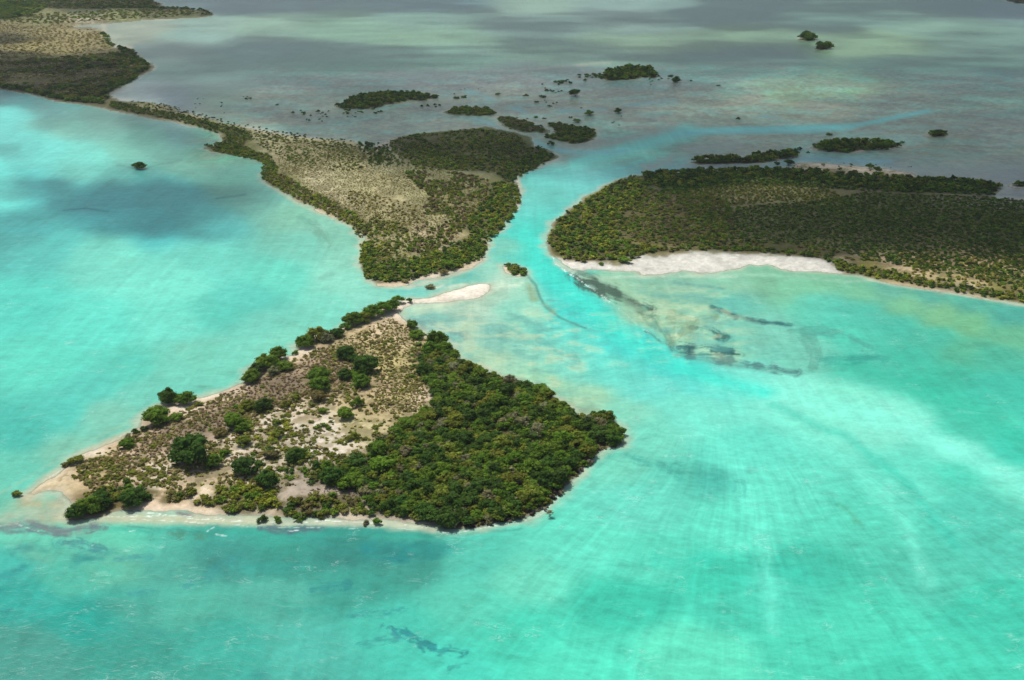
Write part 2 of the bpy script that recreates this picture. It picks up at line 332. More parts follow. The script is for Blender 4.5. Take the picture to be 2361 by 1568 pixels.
# ------------------------------------------------------------------ water: its own colour in full sun
WATER = [
 (100,1250,112,215,188),(50,1370,62,198,182),(250,1300,102,213,184),(300,1400,80,196,176),(60,1500,78,182,166),(400,1300,86,196,176),(520,1280,72,172,160),
 (650,1290,70,176,160),(800,1265,66,160,150),(950,1290,76,178,162),(1100,1290,92,208,188),(1200,1330,112,224,198),(1350,1250,104,224,200),(1500,1150,110,224,204),(1700,1200,104,228,204),
 (2000,1200,98,220,196),(2300,1250,92,208,188),(2300,1400,78,206,182),(2000,1400,86,214,188),(1700,1400,84,212,188),(1600,1500,104,228,198),(1450,1380,74,204,180),(1200,1450,84,220,194),
 (900,1450,84,220,196),(700,1480,90,216,196),(500,1480,74,204,184),(300,1500,68,186,168),(800,1350,74,186,168),(650,1380,92,206,184),(1850,1320,78,200,178),(150,1330,88,214,188),
 (200,1420,52,190,174),(0,1300,78,214,196),(430,1400,88,206,182),(1100,1380,98,222,196),(1350,1520,92,226,198),(2150,1520,82,212,186),(1900,1500,86,214,188),
 (1000,1540,84,224,200),(1500,1300,96,216,192),(1650,1330,74,204,180),(1760,1130,108,228,206),(1800,1350,88,212,190),(2150,1330,92,208,186),
 (2200,1080,86,216,192),(2300,900,74,200,178),(2250,980,82,206,182),(2180,880,72,194,168),(2100,830,76,200,176),(2330,1030,74,206,184),(1950,760,90,214,190),(1900,700,100,210,188),
 (2340,778,112,202,164),(2250,748,124,204,158),(2180,724,130,204,158),(2100,700,128,204,162),(2250,700,92,188,168),(2340,730,86,188,172),(2150,678,94,184,166),(2000,678,122,202,166),(1900,664,126,204,168),(1820,658,128,206,172),(2000,722,88,206,186),(2080,745,84,206,184),(2170,775,84,202,178),(1940,720,94,212,192),(2300,820,84,196,170),(2060,664,104,188,168),(1760,650,124,190,160),(2230,800,94,196,164),
 (1700,690,112,208,190),(1560,660,140,204,180),(1450,665,140,204,178),(1600,745,150,212,186),(1560,720,158,210,178),(1500,715,152,206,178),(1750,770,126,210,190),(1850,820,120,210,190),(1700,800,128,214,192),
 (2000,850,92,206,184),(1700,655,140,206,178),
 (1720,870,124,232,216),(1800,900,136,236,216),(1950,925,130,234,210),(2050,970,134,236,214),(2200,1060,126,234,212),(2350,1120,116,230,206),(2250,1170,94,212,192),(2100,1120,110,228,206),
 (1200,480,104,214,204),(1205,520,84,220,206),(1250,430,110,216,206),(1300,395,112,216,210),(1370,375,112,208,206),(1450,350,112,206,208),(1520,320,108,210,216),(1240,600,78,220,206),(1280,650,72,224,214),
 (1350,720,74,224,214),(1450,800,80,224,214),(1550,845,90,224,214),(1640,885,98,224,214),(1400,850,112,230,214),(1500,900,116,230,216),(1600,950,124,234,214),(1500,1000,122,226,204),(1700,1050,108,228,208),(1460,1070,116,214,192),
 (1550,1090,104,212,192),(1640,1100,88,196,180),(1300,760,104,226,212),(1200,450,110,212,200),(1180,600,96,214,198),(1150,580,126,212,192),
 (1000,740,150,206,190),(1060,720,190,222,196),(1100,765,152,214,196),(1200,800,148,220,198),(1300,850,132,224,204),(1130,820,170,216,186),(1250,880,160,220,186),(1350,930,164,220,186),(1450,960,136,224,200),
 (1100,700,186,226,204),(1200,720,146,222,200),(1260,770,126,224,206),(1160,650,190,226,204),(1080,645,124,212,194),(1020,658,168,222,200),(950,673,128,218,202),(1130,630,150,220,200),(1200,660,160,224,200),
 (850,690,140,224,204),(780,710,124,220,200),(800,650,142,226,204),(700,570,122,212,194),(780,560,132,208,186),(820,600,140,218,196),(650,640,108,222,202),(500,600,114,224,208),(400,640,124,236,216),(250,600,124,234,214),
 (60,570,94,208,200),(60,700,92,220,204),(200,750,102,228,210),(400,740,114,226,208),(500,720,92,206,190),(560,690,96,208,194),(600,760,118,214,196),(650,790,126,216,194),(450,830,118,212,192),(350,900,112,206,188),
 (200,900,92,204,190),(100,850,98,220,200),(60,1000,80,196,182),(150,960,88,202,188),(250,970,124,204,184),(160,1050,128,206,184),(50,1090,106,206,186),(20,1160,108,200,178),(300,860,94,208,190),(400,860,116,212,192),
 (20,260,116,226,218),(100,340,116,226,216),(200,370,122,226,212),(150,290,132,206,190),(300,330,126,204,186),(450,370,122,200,180),(550,420,118,200,182),(400,450,90,206,206),(600,450,122,204,188),(700,500,134,208,184),(760,530,138,212,190),
 (250,480,86,210,212),(100,440,92,214,212),(350,520,86,208,208),(0,440,110,232,222),(60,520,90,212,208),(480,510,98,210,206),(0,225,100,166,170),(120,250,120,190,184),(250,270,130,190,176),(480,320,122,194,190),
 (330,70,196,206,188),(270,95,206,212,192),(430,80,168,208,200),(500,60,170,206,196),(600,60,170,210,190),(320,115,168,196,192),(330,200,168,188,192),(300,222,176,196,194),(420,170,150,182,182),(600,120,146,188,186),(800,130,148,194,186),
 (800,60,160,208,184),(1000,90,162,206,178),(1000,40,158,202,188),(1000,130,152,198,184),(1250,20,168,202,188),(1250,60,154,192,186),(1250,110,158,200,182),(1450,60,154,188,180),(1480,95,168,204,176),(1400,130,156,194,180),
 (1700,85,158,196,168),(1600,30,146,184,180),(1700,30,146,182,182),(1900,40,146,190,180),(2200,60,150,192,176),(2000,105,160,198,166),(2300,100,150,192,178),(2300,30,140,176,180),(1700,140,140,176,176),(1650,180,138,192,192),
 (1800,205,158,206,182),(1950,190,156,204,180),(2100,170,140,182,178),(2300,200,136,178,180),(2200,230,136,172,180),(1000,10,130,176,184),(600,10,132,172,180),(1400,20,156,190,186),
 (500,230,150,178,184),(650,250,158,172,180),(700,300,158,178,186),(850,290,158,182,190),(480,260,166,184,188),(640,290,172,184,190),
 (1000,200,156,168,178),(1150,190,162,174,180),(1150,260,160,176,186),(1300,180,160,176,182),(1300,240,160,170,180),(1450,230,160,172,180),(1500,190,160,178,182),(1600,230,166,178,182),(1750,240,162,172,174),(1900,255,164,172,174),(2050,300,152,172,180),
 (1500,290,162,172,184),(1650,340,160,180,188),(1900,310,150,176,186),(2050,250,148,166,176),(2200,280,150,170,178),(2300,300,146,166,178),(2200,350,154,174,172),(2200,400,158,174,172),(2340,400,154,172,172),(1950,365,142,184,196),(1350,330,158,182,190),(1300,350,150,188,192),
]
# strokes over the water: points, half width, colour, strength, raggedness
STROKES = [
 ([(1400,652),(1470,700),(1530,748),(1600,792),(1690,818)],30,(168,212,176),.6,.8),
 ([(1650,884),(1800,905),(1950,940),(2100,990),(2250,1060),(2420,1160)],30,(136,240,218),.7,.4),([(1950,835),(2100,885),(2250,955),(2420,1060)],36,(68,194,168),.6,.4),
 ([(1700,930),(1850,990),(1980,1080),(2080,1200),(2140,1350)],17,(126,238,214),.5,.5),([(1780,935),(1950,1005),(2080,1105),(2200,1260)],13,(74,204,182),.5,.5),([(1600,960),(1700,1080),(1760,1250),(1780,1450)],18,(118,236,212),.45,.6),
 ([(1215,540),(1240,600),(1290,650),(1360,712),(1450,780),(1540,832),(1640,872),(1760,905)],25,(74,226,208),.75,.25),
 ([(1334,629),(1390,660),(1440,690),(1482,714)],14,(98,126,110),.65,.5),([(1574,818),(1700,842),(1830,862)],10,(100,158,148),.55,.6),([(1640,708),(1740,741),(1822,751)],6.5,(72,130,130),.65,.3),
 ([(930,704),(1040,704),(1130,684),(1150,660)],17,(200,228,202),.6,.5),
  ([(1487,763),(1530,790),(1574,814)],3,(84,140,130),.8,1.0),
 ([(1590,817),(1707,817)],3,(56,100,104),.9,.8),
 ([(1875,765),(1925,768)],5,(84,160,150),.6,1.0),
 ([(1964,822),(2024,822)],10,(64,166,152),.6,1.0),([(1560,652),(1667,666)],5,(94,160,158),.6,.6),([(1610,738),(1650,728)],12,(128,156,124),.7,1.0),([(1940,685),(2040,700)],6,(100,186,160),.5,.9),
 ([(1217,633),(1234,656),(1242,683),(1257,709),(1290,733),(1350,757)],3,(84,156,146),.85,.4),([(1222,655),(1232,690)],8,(146,176,142),.7,.6),([(1250,700),(1275,722)],6,(120,176,156),.7,.7),([(1258,693),(1275,694)],3,(120,180,176),.7,.9),
 ([(1010,790),(1060,820),(1130,850)],5,(196,216,178),.6,1.0),([(1100,845),(1150,866),(1220,884)],4,(140,170,150),.7,1.2),([(1290,925),(1350,950)],7,(168,186,160),.8,1.0),([(1350,920),(1360,940)],6,(130,180,160),.6,1.1),
 ([(1080,690),(1130,680)],16,(138,190,168),.5,.9),([(1000,664),(1040,660),(1072,656)],5,(216,232,208),.9,.4),([(1040,704),(960,710)],4,(214,226,196),.6,1.0),
 ([(1130,665),(1200,650)],8,(206,230,206),.6,.9),([(900,672),(1000,672),(1080,640),(1150,560)],4,(110,204,196),.55,.8),([(760,640),(800,600)],8,(124,190,170),.35,1.4),([(700,500),(760,560)],8,(110,180,160),.4,1.4),
 ([(0,1214),(60,1206),(150,1222),(220,1214)],15,(138,158,150),.85,1.0),([(20,1225),(150,1232)],6,(96,124,132),.7,1.2),([(90,1218),(112,1222)],4,(186,172,120),.7,.8),([(60,1166),(150,1162),(160,1185),(100,1190)],24,(172,180,150),.9,.6),
 ([(0,1190),(90,1180)],16,(156,188,164),.8,.8),([(150,1150),(165,1165)],14,(130,122,108),.75,.9),([(235,1196),(400,1196),(520,1200),(640,1204)],17,(190,198,170),1,.35),([(640,1206),(780,1204),(900,1206),(1000,1220)],12,(182,198,176),1,.35),
 ([(610,1218),(670,1224),(735,1219)],8,(92,126,132),.8,1.1),([(440,1226),(400,1222),(300,1214)],4,(80,140,130),.6,1),([(415,1182),(440,1186)],7,(104,96,112),.8,.8),([(1020,1228),(1080,1222),(1180,1208),(1240,1190),(1285,1150),(1300,1120),(1350,1085)],5,(150,206,184),.7,.8),
 ([(980,1236),(1100,1230),(1200,1216)],5,(74,150,140),.45,1.0),([(200,1218),(400,1226),(560,1230),(780,1232),(1000,1238)],7,(66,166,150),.5,.8),
 ([(280,1290),(320,1284)],7,(72,146,146),.6,1.2),([(305,1370),(330,1366)],6,(64,146,146),.6,1.2),
 
 ([(850,1280),(900,1290)],14,(62,150,144),.45,1.3),([(575,1310),(700,1300)],12,(62,150,144),.4,1.4),
 ([(640,1410),(760,1400)],12,(70,166,156),.4,1.4),([(270,1368),(230,1440),(330,1490)],18,(64,164,152),.35,1.2),([(1440,1050),(1520,1075)],8,(92,184,166),.5,1.1),([(1950,1170),(1980,1205)],8,(96,186,158),.35,1.0),
 ([(280,826),(320,826)],6,(84,184,176),.45,1.2),([(455,893),(480,890)],5,(104,168,150),.5,1.3),([(520,912),(600,890),(660,850)],6,(196,206,176),.6,.8),([(150,486),(200,480),(247,487)],3,(50,140,156),.6,.6),([(500,458),(567,447)],3,(60,140,150),.6,.6),
 ([(270,380),(330,388),(420,370)],3,(96,150,140),.5,1.0),([(345,390),(450,400)],3,(110,160,140),.4,1.2),([(60,1150),(130,1092),(200,1050),(290,1006)],11,(196,190,158),.9,.5),([(0,1140),(60,1105),(160,1040),(300,975)],5,(150,200,176),.4,1.0),
 ([(832,545),(835,600),(850,648),(900,662)],5,(186,206,176),.8,.4),([(620,425),(700,476),(790,512),(825,532)],4,(176,206,176),.6,.6),([(940,664),(1010,643),(1060,630),(1110,603),(1122,560)],5,(206,208,186),.8,.6),([(1190,410),(1196,445),(1187,480)],6,(214,210,194),.9,.5),
 ([(1200,395),(1240,385),(1290,367)],5,(160,182,186),.8,.6),([(1280,606),(1340,640),(1400,690)],6,(182,222,206),.8,.4),([(1345,645),(1440,640),(1560,637),(1700,637)],6,(176,212,188),.8,.7),([(1700,632),(1800,637),(2000,648)],5,(150,204,176),.8,.9),([(2000,644),(2120,664),(2361,704)],4,(196,206,180),.8,.6),
 ([(1500,622),(1480,636)],5,(190,214,190),.7,.6),([(1296,340),(1400,332),(1480,318),(1550,298)],13,(158,172,168),.75,.8),([(1490,388),(1545,370),(1590,346),(1700,330)],15,(158,178,174),.75,.8),([(1330,376),(1400,358),(1470,340),(1535,320),(1590,304)],21,(120,226,216),.95,.25),([(1560,310),(1640,301),(1720,299),(1850,297),(1960,291)],11,(118,220,220),.95,.3),([(1960,291),(2040,276),(2090,265),(2140,257)],7,(120,214,214),.95,.3),([(1580,306),(1700,308),(1900,306)],4,(112,204,210),.6,.5),([(2120,256),(2150,259)],4,(120,200,200),.7,.6),
 ([(1200,316),(1230,322),(1262,345),(1330,352),(1440,350)],7,(120,200,210),.7,.5),([(1092,272),(1150,296),(1215,312)],2.5,(140,194,206),.8,.5),([(1080,210),(1130,228)],6,(128,196,202),.6,.8),([(1180,245),(1210,257)],7,(126,190,198),.6,.9),([(1290,258),(1390,254)],6,(128,190,196),.6,.9),
 ([(1440,245),(1560,230)],7,(130,190,196),.6,.9),([(1760,268),(1800,272)],5,(126,190,196),.6,.9),([(2040,318),(2130,322)],4,(130,190,196),.55,.9),([(1990,303),(2030,302)],5,(126,190,196),.55,.9),([(1790,372),(1900,366),(2050,372)],6,(124,188,202),.7,.5),
 ([(1780,240),(1950,246)],5,(196,188,166),.5,1.0),([(2220,347),(2260,350)],4,(130,146,156),.5,.6),([(1330,150),(1400,146)],5,(190,190,170),.5,1.0),([(430,262),(480,280),(600,300),(740,324),(850,350)],7,(196,200,194),.75,.7),([(240,60),(238,80),(262,106),(300,110)],6,(214,206,182),.85,.4),
 ([(300,45),(400,44)],2.5,(206,206,184),.8,.5),([(300,200),(250,220),(300,232)],7,(200,204,196),.7,.6),([(352,160),(290,200)],4,(186,196,194),.7,.6),([(2080,420),(2361,445)],9,(184,184,182),.55,.8),([(2190,450),(2361,462)],7,(192,190,184),.8,.6),
 ([(1100,165),(1200,158),(1350,150)],5,(186,192,178),.4,1.0),([(1350,640),(1400,650),(1500,668)],10,(160,206,176),.5,1.0),([(1480,735),(1540,755),(1600,775)],12,(178,208,170),.55,1.3),
]
# ragged, mottled patches: seagrass, rubble, weed
MOTTLE = [
 ([(1336,634),(1392,664),(1442,690),(1486,714)],21,(76,100,90),.95),([(1478,708),(1512,752),(1545,790),(1580,812)],13,(112,160,138),.9),([(1570,800),(1640,806),(1700,822)],17,(52,96,102),.95),
 ([(1600,752),(1630,762),(1665,782)],14,(54,92,94),.95),([(1590,822),(1707,840),(1790,852),(1835,858)],14,(84,134,134),.85),([(1850,762),(1872,790),(1888,822),(1876,850)],18,(88,156,142),.5),([(1640,708),(1690,731),(1760,744),(1822,750)],8,(54,108,112),.95),
 ([(1820,760),(1950,770),(2000,800)],16,(84,164,150),.6),([(1540,730),(1600,740),(1560,780)],22,(134,164,134),.7),([(1690,790),(1800,820)],24,(106,184,172),.5),([(1900,830),(2040,826)],16,(62,158,146),.6),
 ([(150,1250),(235,1268)],18,(74,138,146),0.77),([(270,1290),(340,1284)],14,(74,156,152),0.68),([(420,1350),(480,1336),(512,1305),(545,1282)],16,(66,150,148),0.72),([(385,1228),(465,1240)],15,(82,146,128),0.77),([(725,1360),(795,1348)],19,(60,142,142),0.72),
 ([(815,1418),(925,1405)],14,(66,150,150),0.72),([(905,1448),(985,1492)],17,(54,130,138),0.81),([(830,1484),(915,1474)],14,(66,150,150),0.68),([(995,1496),(1060,1508)],15,(56,136,140),0.77),([(1035,1540),(1075,1532)],10,(66,152,150),0.68),
 ([(940,1258),(1030,1266)],17,(68,158,150),0.68),([(300,1372),(350,1364)],12,(68,156,152),0.68),([(560,1300),(720,1310)],26,(68,164,152),0.51),([(640,1400),(780,1420)],26,(70,168,154),0.42),([(100,1250),(250,1320)],30,(74,186,166),0.42),
 ([(960,738),(1010,757),(1070,778)],17,(120,164,160),.85),([(1140,760),(1220,785),(1330,825)],26,(112,180,170),.6),([(1060,700),(1130,690),(1160,670)],20,(150,190,170),.6),([(1100,848),(1160,870),(1240,888)],10,(140,166,148),.8),
 ([(1420,1048),(1500,1068),(1560,1088)],14,(86,176,162),.7),([(1580,1085),(1620,1110),(1680,1130)],34,(82,182,168),.6),([(690,500),(730,530),(770,575)],14,(112,170,150),.6),([(740,640),(800,610)],12,(120,182,166),.5),
 ([(1200,730),(1260,760)],10,(120,184,172),.6),([(1280,920),(1370,945)],12,(150,180,150),.7),([(0,1216),(80,1214),(160,1228),(230,1216)],18,(112,132,138),.85),([(0,1196),(100,1184),(150,1180)],22,(168,188,166),.7),([(600,1216),(670,1224),(740,1218)],13,(88,122,130),.9),
 ([(1500,1290),(1620,1300)],30,(70,196,174),.5),([(1780,1300),(1860,1330)],34,(70,194,172),.5),([(1930,1160),(1985,1210)],10,(96,184,156),.5),
]
FOAM = [([(235,1194),(330,1189),(420,1190),(500,1196),(560,1200),(640,1203),(700,1202),(787,1201),(850,1206),(930,1212),(985,1219)],.7,.55),([(300,1198),(420,1202),(520,1210),(620,1216)],.8,.4),([(1030,1232),(1075,1224),(1130,1214),(1190,1205),(1240,1192),(1262,1172),(1290,1144)],.8,.5),
 ([(560,890),(500,916),(440,925)],.6,.25),([(100,1108),(170,1064),(230,1032),(290,998)],.7,.3),([(1267,575),(1280,606),(1297,620),(1320,636),(1354,659),(1407,696)],1.0,.8),([(1407,696),(1460,740),(1500,770)],0.8,.25),([(300,1183),(330,1181),(370,1186)],1.2,.7),([(478,1226),(494,1216)],1.6,.45),([(498,1231),(522,1237)],1.5,.5),
 ([(430,1195),(500,1199),(600,1206)],0.8,.5),([(660,1225),(690,1222)],1.2,.6),([(212,1258),(226,1250)],2.0,.4),([(298,1223),(313,1224)],1.3,.4),([(700,1203),(790,1201)],0.7,.7),([(1020,1228),(1070,1226)],1.0,.5),([(115,1112),(150,1100)],1.0,.6),
 ([(1110,1207),(1200,1199)],0.8,.4),([(1235,1190),(1260,1172)],0.8,.5),([(280,1190),(350,1192)],1.0,.6),([(0,1212),(40,1208),(90,1228)],1.0,.35),([(180,975),(215,948)],.7,.35),([(60,1230),(80,1240)],1.0,.35),([(640,1218),(780,1216),(960,1222)],0.7,.3)]
# ------------------------------------------------------------------ land: colour of the soil in full sun
SOIL = [
 # near island
 (80,1135,196,182,146),(150,1095,200,182,148),(120,1120,198,182,144),(200,1045,206,192,164),(250,1120,190,168,130),(230,1075,160,142,104),(190,1100,186,166,128),(350,1030,150,132,110),(420,1000,142,126,108),(520,960,140,124,104),(540,898,176,160,136),(600,858,150,136,110),(320,990,176,158,130),(270,1022,180,160,130),(600,920,134,118,98),(650,880,134,118,98),(720,840,150,134,108),
 (800,790,176,160,122),(860,770,196,176,138),(900,740,222,200,166),(940,770,206,186,146),(850,820,178,164,118),(900,850,174,162,112),(930,880,180,166,120),(880,900,166,148,116),(940,920,166,156,106),(850,950,176,160,120),(960,920,206,186,160),
 (700,960,196,180,152),(650,980,206,192,168),(750,1000,206,194,172),(690,1000,212,200,180),(600,1010,204,190,166),(820,980,190,180,136),(560,1060,206,192,168),(640,1080,196,184,160),(700,1030,204,194,174),(750,1130,162,150,134),(680,1110,176,164,146),
 (800,1130,164,152,136),(380,1080,196,182,158),(330,1110,200,184,154),(340,1060,186,170,142),(450,1110,164,148,122),(500,1120,196,178,146),(465,1135,224,204,162),(430,1165,222,194,152),(350,1170,222,192,152),(550,1190,206,186,152),(800,1195,206,190,160),(950,1203,212,196,168),
 (1100,1000,96,88,56),(1200,1100,70,66,44),(1100,1150,70,66,44),(900,1100,90,82,54),(1300,1000,110,98,70),(1350,990,170,150,124),(1050,900,92,88,50),(1340,1060,86,76,62),(480,915,216,198,166),(680,818,220,200,166),(640,900,130,114,96),(760,860,136,120,98),(420,930,214,194,162),
 (1000,690,226,214,190),(1080,672,232,222,202),(200,1170,120,106,76),(260,1150,110,100,60),
 # middle land
 (900,650,206,186,150),(1000,640,214,200,170),(1060,628,206,190,156),(870,620,120,116,64),(900,580,140,134,84),(960,560,190,176,140),(980,530,196,176,140),(920,530,170,160,116),(860,500,176,166,116),(800,480,206,192,150),
 (760,460,214,200,160),(740,420,212,200,160),(800,420,214,206,156),(720,380,180,168,130),(800,380,200,188,140),(860,440,204,192,142),(900,470,200,186,138),(950,440,180,172,120),(1000,460,160,156,104),(1050,440,146,146,94),(1000,500,170,160,112),(1080,500,110,112,60),
 (1130,450,90,98,48),(1150,400,90,100,60),(1000,390,140,146,104),(1100,380,110,122,84),(900,370,156,158,124),(880,350,200,196,180),(1000,330,108,122,76),(1150,340,96,110,70),(1220,360,84,100,60),(680,350,200,190,146),(640,330,190,180,136),(560,340,120,124,76),
 (600,310,196,186,150),(500,290,140,140,100),(420,265,170,166,130),(350,250,150,146,110),(280,240,110,112,84),(650,420,130,130,70),(560,320,110,116,66),(740,340,196,186,140),(780,340,166,160,122),(985,545,214,186,154),
 # far left
 (50,15,104,116,86),(200,15,100,108,80),(350,25,110,112,86),(100,45,136,138,94),(300,38,136,142,96),(450,32,128,134,96),(50,65,140,134,96),(150,72,164,150,110),(200,90,176,160,116),(150,100,172,154,104),(60,110,170,156,96),(120,125,160,150,96),(220,110,166,152,110),
 (200,62,196,188,160),(250,90,180,176,130),(30,92,130,122,100),(250,140,140,134,110),(150,160,130,124,100),(50,160,120,118,90),(330,150,126,122,96),(100,190,110,110,84),(220,200,96,100,76),(30,200,90,96,70),
 # right land
 (1300,560,84,86,40),(1350,500,100,100,52),(1420,470,120,118,66),(1500,500,116,106,76),(1550,540,130,116,90),(1600,570,110,104,66),(1480,560,110,106,56),(1400,600,84,84,44),(1500,430,70,76,50),(1700,410,70,76,50),(1900,410,70,76,50),(2100,430,70,76,50),
 (1650,470,160,144,110),(1750,440,170,156,112),(1850,450,150,140,104),(1700,500,112,108,76),(1900,500,104,104,66),(2100,500,90,94,60),(2300,540,84,88,58),(2000,560,86,90,54),(1800,540,96,98,64),(1950,590,150,138,116),(2050,600,176,154,126),(2150,600,170,146,116),
 (2250,610,206,172,132),(2320,620,200,172,134),(2200,640,176,160,112),(2100,630,186,168,128),(2340,660,130,126,70),(2000,620,120,116,60),(1700,590,110,106,70),(1350,620,206,196,176),(1450,620,214,208,192),(1600,610,214,208,194),(1750,605,212,206,192),(1880,618,214,206,190),
 (1660,585,96,96,56),(1800,590,96,96,56),(1900,600,110,106,66),(2200,675,190,180,150),(1900,385,212,196,172),(2000,392,214,196,170),(2100,405,210,192,170),(2000,440,176,164,140),(2180,455,196,186,160),(2300,450,196,190,176),(2340,10,40,46,40),
]
#@@END

# ------------------------------------------------------------------ the ground lattice shared by ground and water
vv = np.concatenate([np.array([-236,-225,-205,-180,-150,-120,-90,-60,-40,-25]), np.arange(-14, 1600, 2.1)])
tv = np.array([depth_at(v) for v in vv])
_, yv = ground_pt(np.full(len(vv), 1180.5), vv)
tv = np.concatenate([tv, [tv[-1], tv[-1], tv[-1], tv[-1]]]); yv = np.concatenate([yv, [90.0, 20.0, -200.0, -3000.0]])
ai = np.arange(-0.56, 0.5601, 0.00108)
ao = np.array([0.58, 0.62, 0.68, 0.78, 0.95, 1.3, 2.2, 5.0, 14.0])
aa = np.concatenate([-ao[::-1], ai, ao])
X = tv[:, None] * aa[None, :]; Y = np.repeat(yv[:, None], len(aa), 1)
NR, NC = X.shape
xf = X.ravel(); yf = Y.ravel()
idx = np.arange(NR * NC).reshape(NR, NC)
QUADS = np.stack([idx[1:, :-1], idx[1:, 1:], idx[:-1, 1:], idx[:-1, :-1]], -1).reshape(-1, 4)
uf, vf = to_uv(xf, yf)
dist = np.hypot(xf, yf)
SD = land_sdf(xf, yf)
rag = fbm(xf, yf, 7.0, 4, 3) * (0.9 + dist / 500.0)
SDr = SD + rag * np.clip(1.0 - np.abs(SD) / 25.0, 0, 1)

# --- ground heights and soil colour
zg = np.where(SDr > 0, 0.06 + 0.9 * (1 - np.exp(-SDr / 9.0)), np.maximum(SDr * 0.12, -3.0))
zg = zg + np.where(SDr > 1, fbm(xf, yf, 2.5, 3, 5) * 0.10, 0)
soil_f = Field(SOIL, base=26.0)
soil = lin(soil_f(uf, vf))
for pl, col, st in (([(1290,600),(1345,612),(1400,606),(1445,611),(1480,600),(1560,590),(1660,587),(1780,590),(1880,598),(1922,612),(1960,640),(1800,640),(1600,645),(1400,640),(1290,625)], (208,208,198), 1),
                    ([(1650,430),(1760,405),(2000,430),(2361,440),(2500,470),(2500,600),(2100,585),(1900,575),(1700,560),(1600,520),(1560,470)], (82,88,50), .7),
                    ([(560,300),(740,330),(860,350),(1000,385),(1140,400),(1120,500),(1050,580),(900,620),(850,560),(800,500),(700,440),(630,395),(600,350)], (128,129,100), .5),
                    ([(1575,468),(1660,432),(1780,424),(1900,430),(1970,446),(1900,470),(1750,480),(1640,494)], (140,136,94), .5),
                    ([(-900,30),(200,55),(240,70),(300,120),(345,150),(290,190),(250,235),(0,205),(-900,205)], (120,116,84), .5)):
    kk = (sstep(-2.5, 1.5, sdf(xf, yf, poly_w(pl)) + fbm(xf, yf, 9.0, 3, 19) * 3) * st)[:, None]
    soil = soil * (1 - kk) + lin(col) * kk
gc = fbm(xf, yf, 2.4, 4, 25) + 0.45 * fbm(xf, yf, 14.0, 3, 27)
pen = ((uf > 480) & (vf < 640) & (uf < 1250) & (vf > 290)).astype(float)
gk = sstep(-0.12, 0.16, gc + 0.16 * pen) * sstep(1.0, 3.0, SD) * 0.62
gk = (gk * sstep(0.66, 0.46, soil.mean(1)))[:, None]
soil = soil * (1 - gk) + lin((112, 105, 70)) * gk
n1 = fbm(xf, yf, 6.0, 5, 21)[:, None]; n2 = fbm(xf, yf, 1.6, 3, 33)[:, None]
soil = soil * (1 + 0.22 * n1 + 0.14 * n2)
wet = sstep(1.6, 0.1, SDr)[:, None]
sandc = lin((202, 194, 172))
soil = soil * (1 - 0.35 * wet) + sandc * 0.35 * wet * 0.9
lum_ = soil.mean(1, keepdims=True); pk = sstep(0.35, 0.6, lum_) * 0.4; soil = soil * (1 - pk) + lum_ * np.array([1.06, 1.0, 0.90]) * pk
soil = np.clip(soil, 0.01, 0.85) * 0.74
ground_me = mesh_np('ground', np.stack([xf, yf, zg], 1), QUADS, soil, True)

# --- water colour
wat_f = Field(WATER, base=40.0)
wu = uf + fbm(xf, yf, 30.0, 3, 41) * 16; wv = vf + fbm(xf, yf, 34.0, 3, 43) * 9
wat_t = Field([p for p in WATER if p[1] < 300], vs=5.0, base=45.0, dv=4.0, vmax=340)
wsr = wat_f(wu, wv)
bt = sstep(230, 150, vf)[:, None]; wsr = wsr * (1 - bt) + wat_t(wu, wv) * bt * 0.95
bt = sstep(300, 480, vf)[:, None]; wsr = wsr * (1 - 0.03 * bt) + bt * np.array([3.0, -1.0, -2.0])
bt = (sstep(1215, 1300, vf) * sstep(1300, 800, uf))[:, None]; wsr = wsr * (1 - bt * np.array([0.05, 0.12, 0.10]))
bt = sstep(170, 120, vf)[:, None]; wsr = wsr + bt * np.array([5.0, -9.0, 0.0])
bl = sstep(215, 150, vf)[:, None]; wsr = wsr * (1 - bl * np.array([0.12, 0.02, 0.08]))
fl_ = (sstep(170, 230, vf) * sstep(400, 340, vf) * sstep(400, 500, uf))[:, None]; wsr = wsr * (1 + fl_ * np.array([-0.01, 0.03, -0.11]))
wsl = lin(np.clip(wsr, 0, 255))
# mottled mud flats behind the channel
flat = sstep(420, 330, vf) * sstep(130, 190, vf + fbm(xf, yf, 60, 3, 61) * 14) * sstep(420, 620, uf + (vf - 250) * 0.8)
fa = fbm(xf / 1.5, yf, 11.0, 6, 71)
k = (sstep(0.12, 0.2, fa) * flat * 0.45)[:, None]; wsl = wsl * (1 - k) + lin((132, 196, 188)) * k
k = (sstep(-0.02, -0.14, fa + .3 * fbm(xf, yf, 4, 4, 79)) * flat * 0.42)[:, None]; wsl = wsl * (1 - k) + lin((140, 141, 138)) * k
fb = fbm(xf / 1.5, yf / 1.1, 6.0, 6, 77)
k = (sstep(0.2, 0.38, fb) * flat * 0.3)[:, None]; wsl = wsl * (1 - k) + lin((184, 180, 158)) * k
k = (sstep(0.05, 0.0, np.abs(fbm(xf / 1.4, yf, 20.0, 5, 73))) * flat * 0.35)[:, None]; wsl = wsl * (1 - k) + lin((108, 124, 126)) * k
k = (flat * 0.25 * np.clip(fbm(xf, yf, 2.5, 3, 74), -1, 1))[:, None]; wsl = wsl * (1 + k)
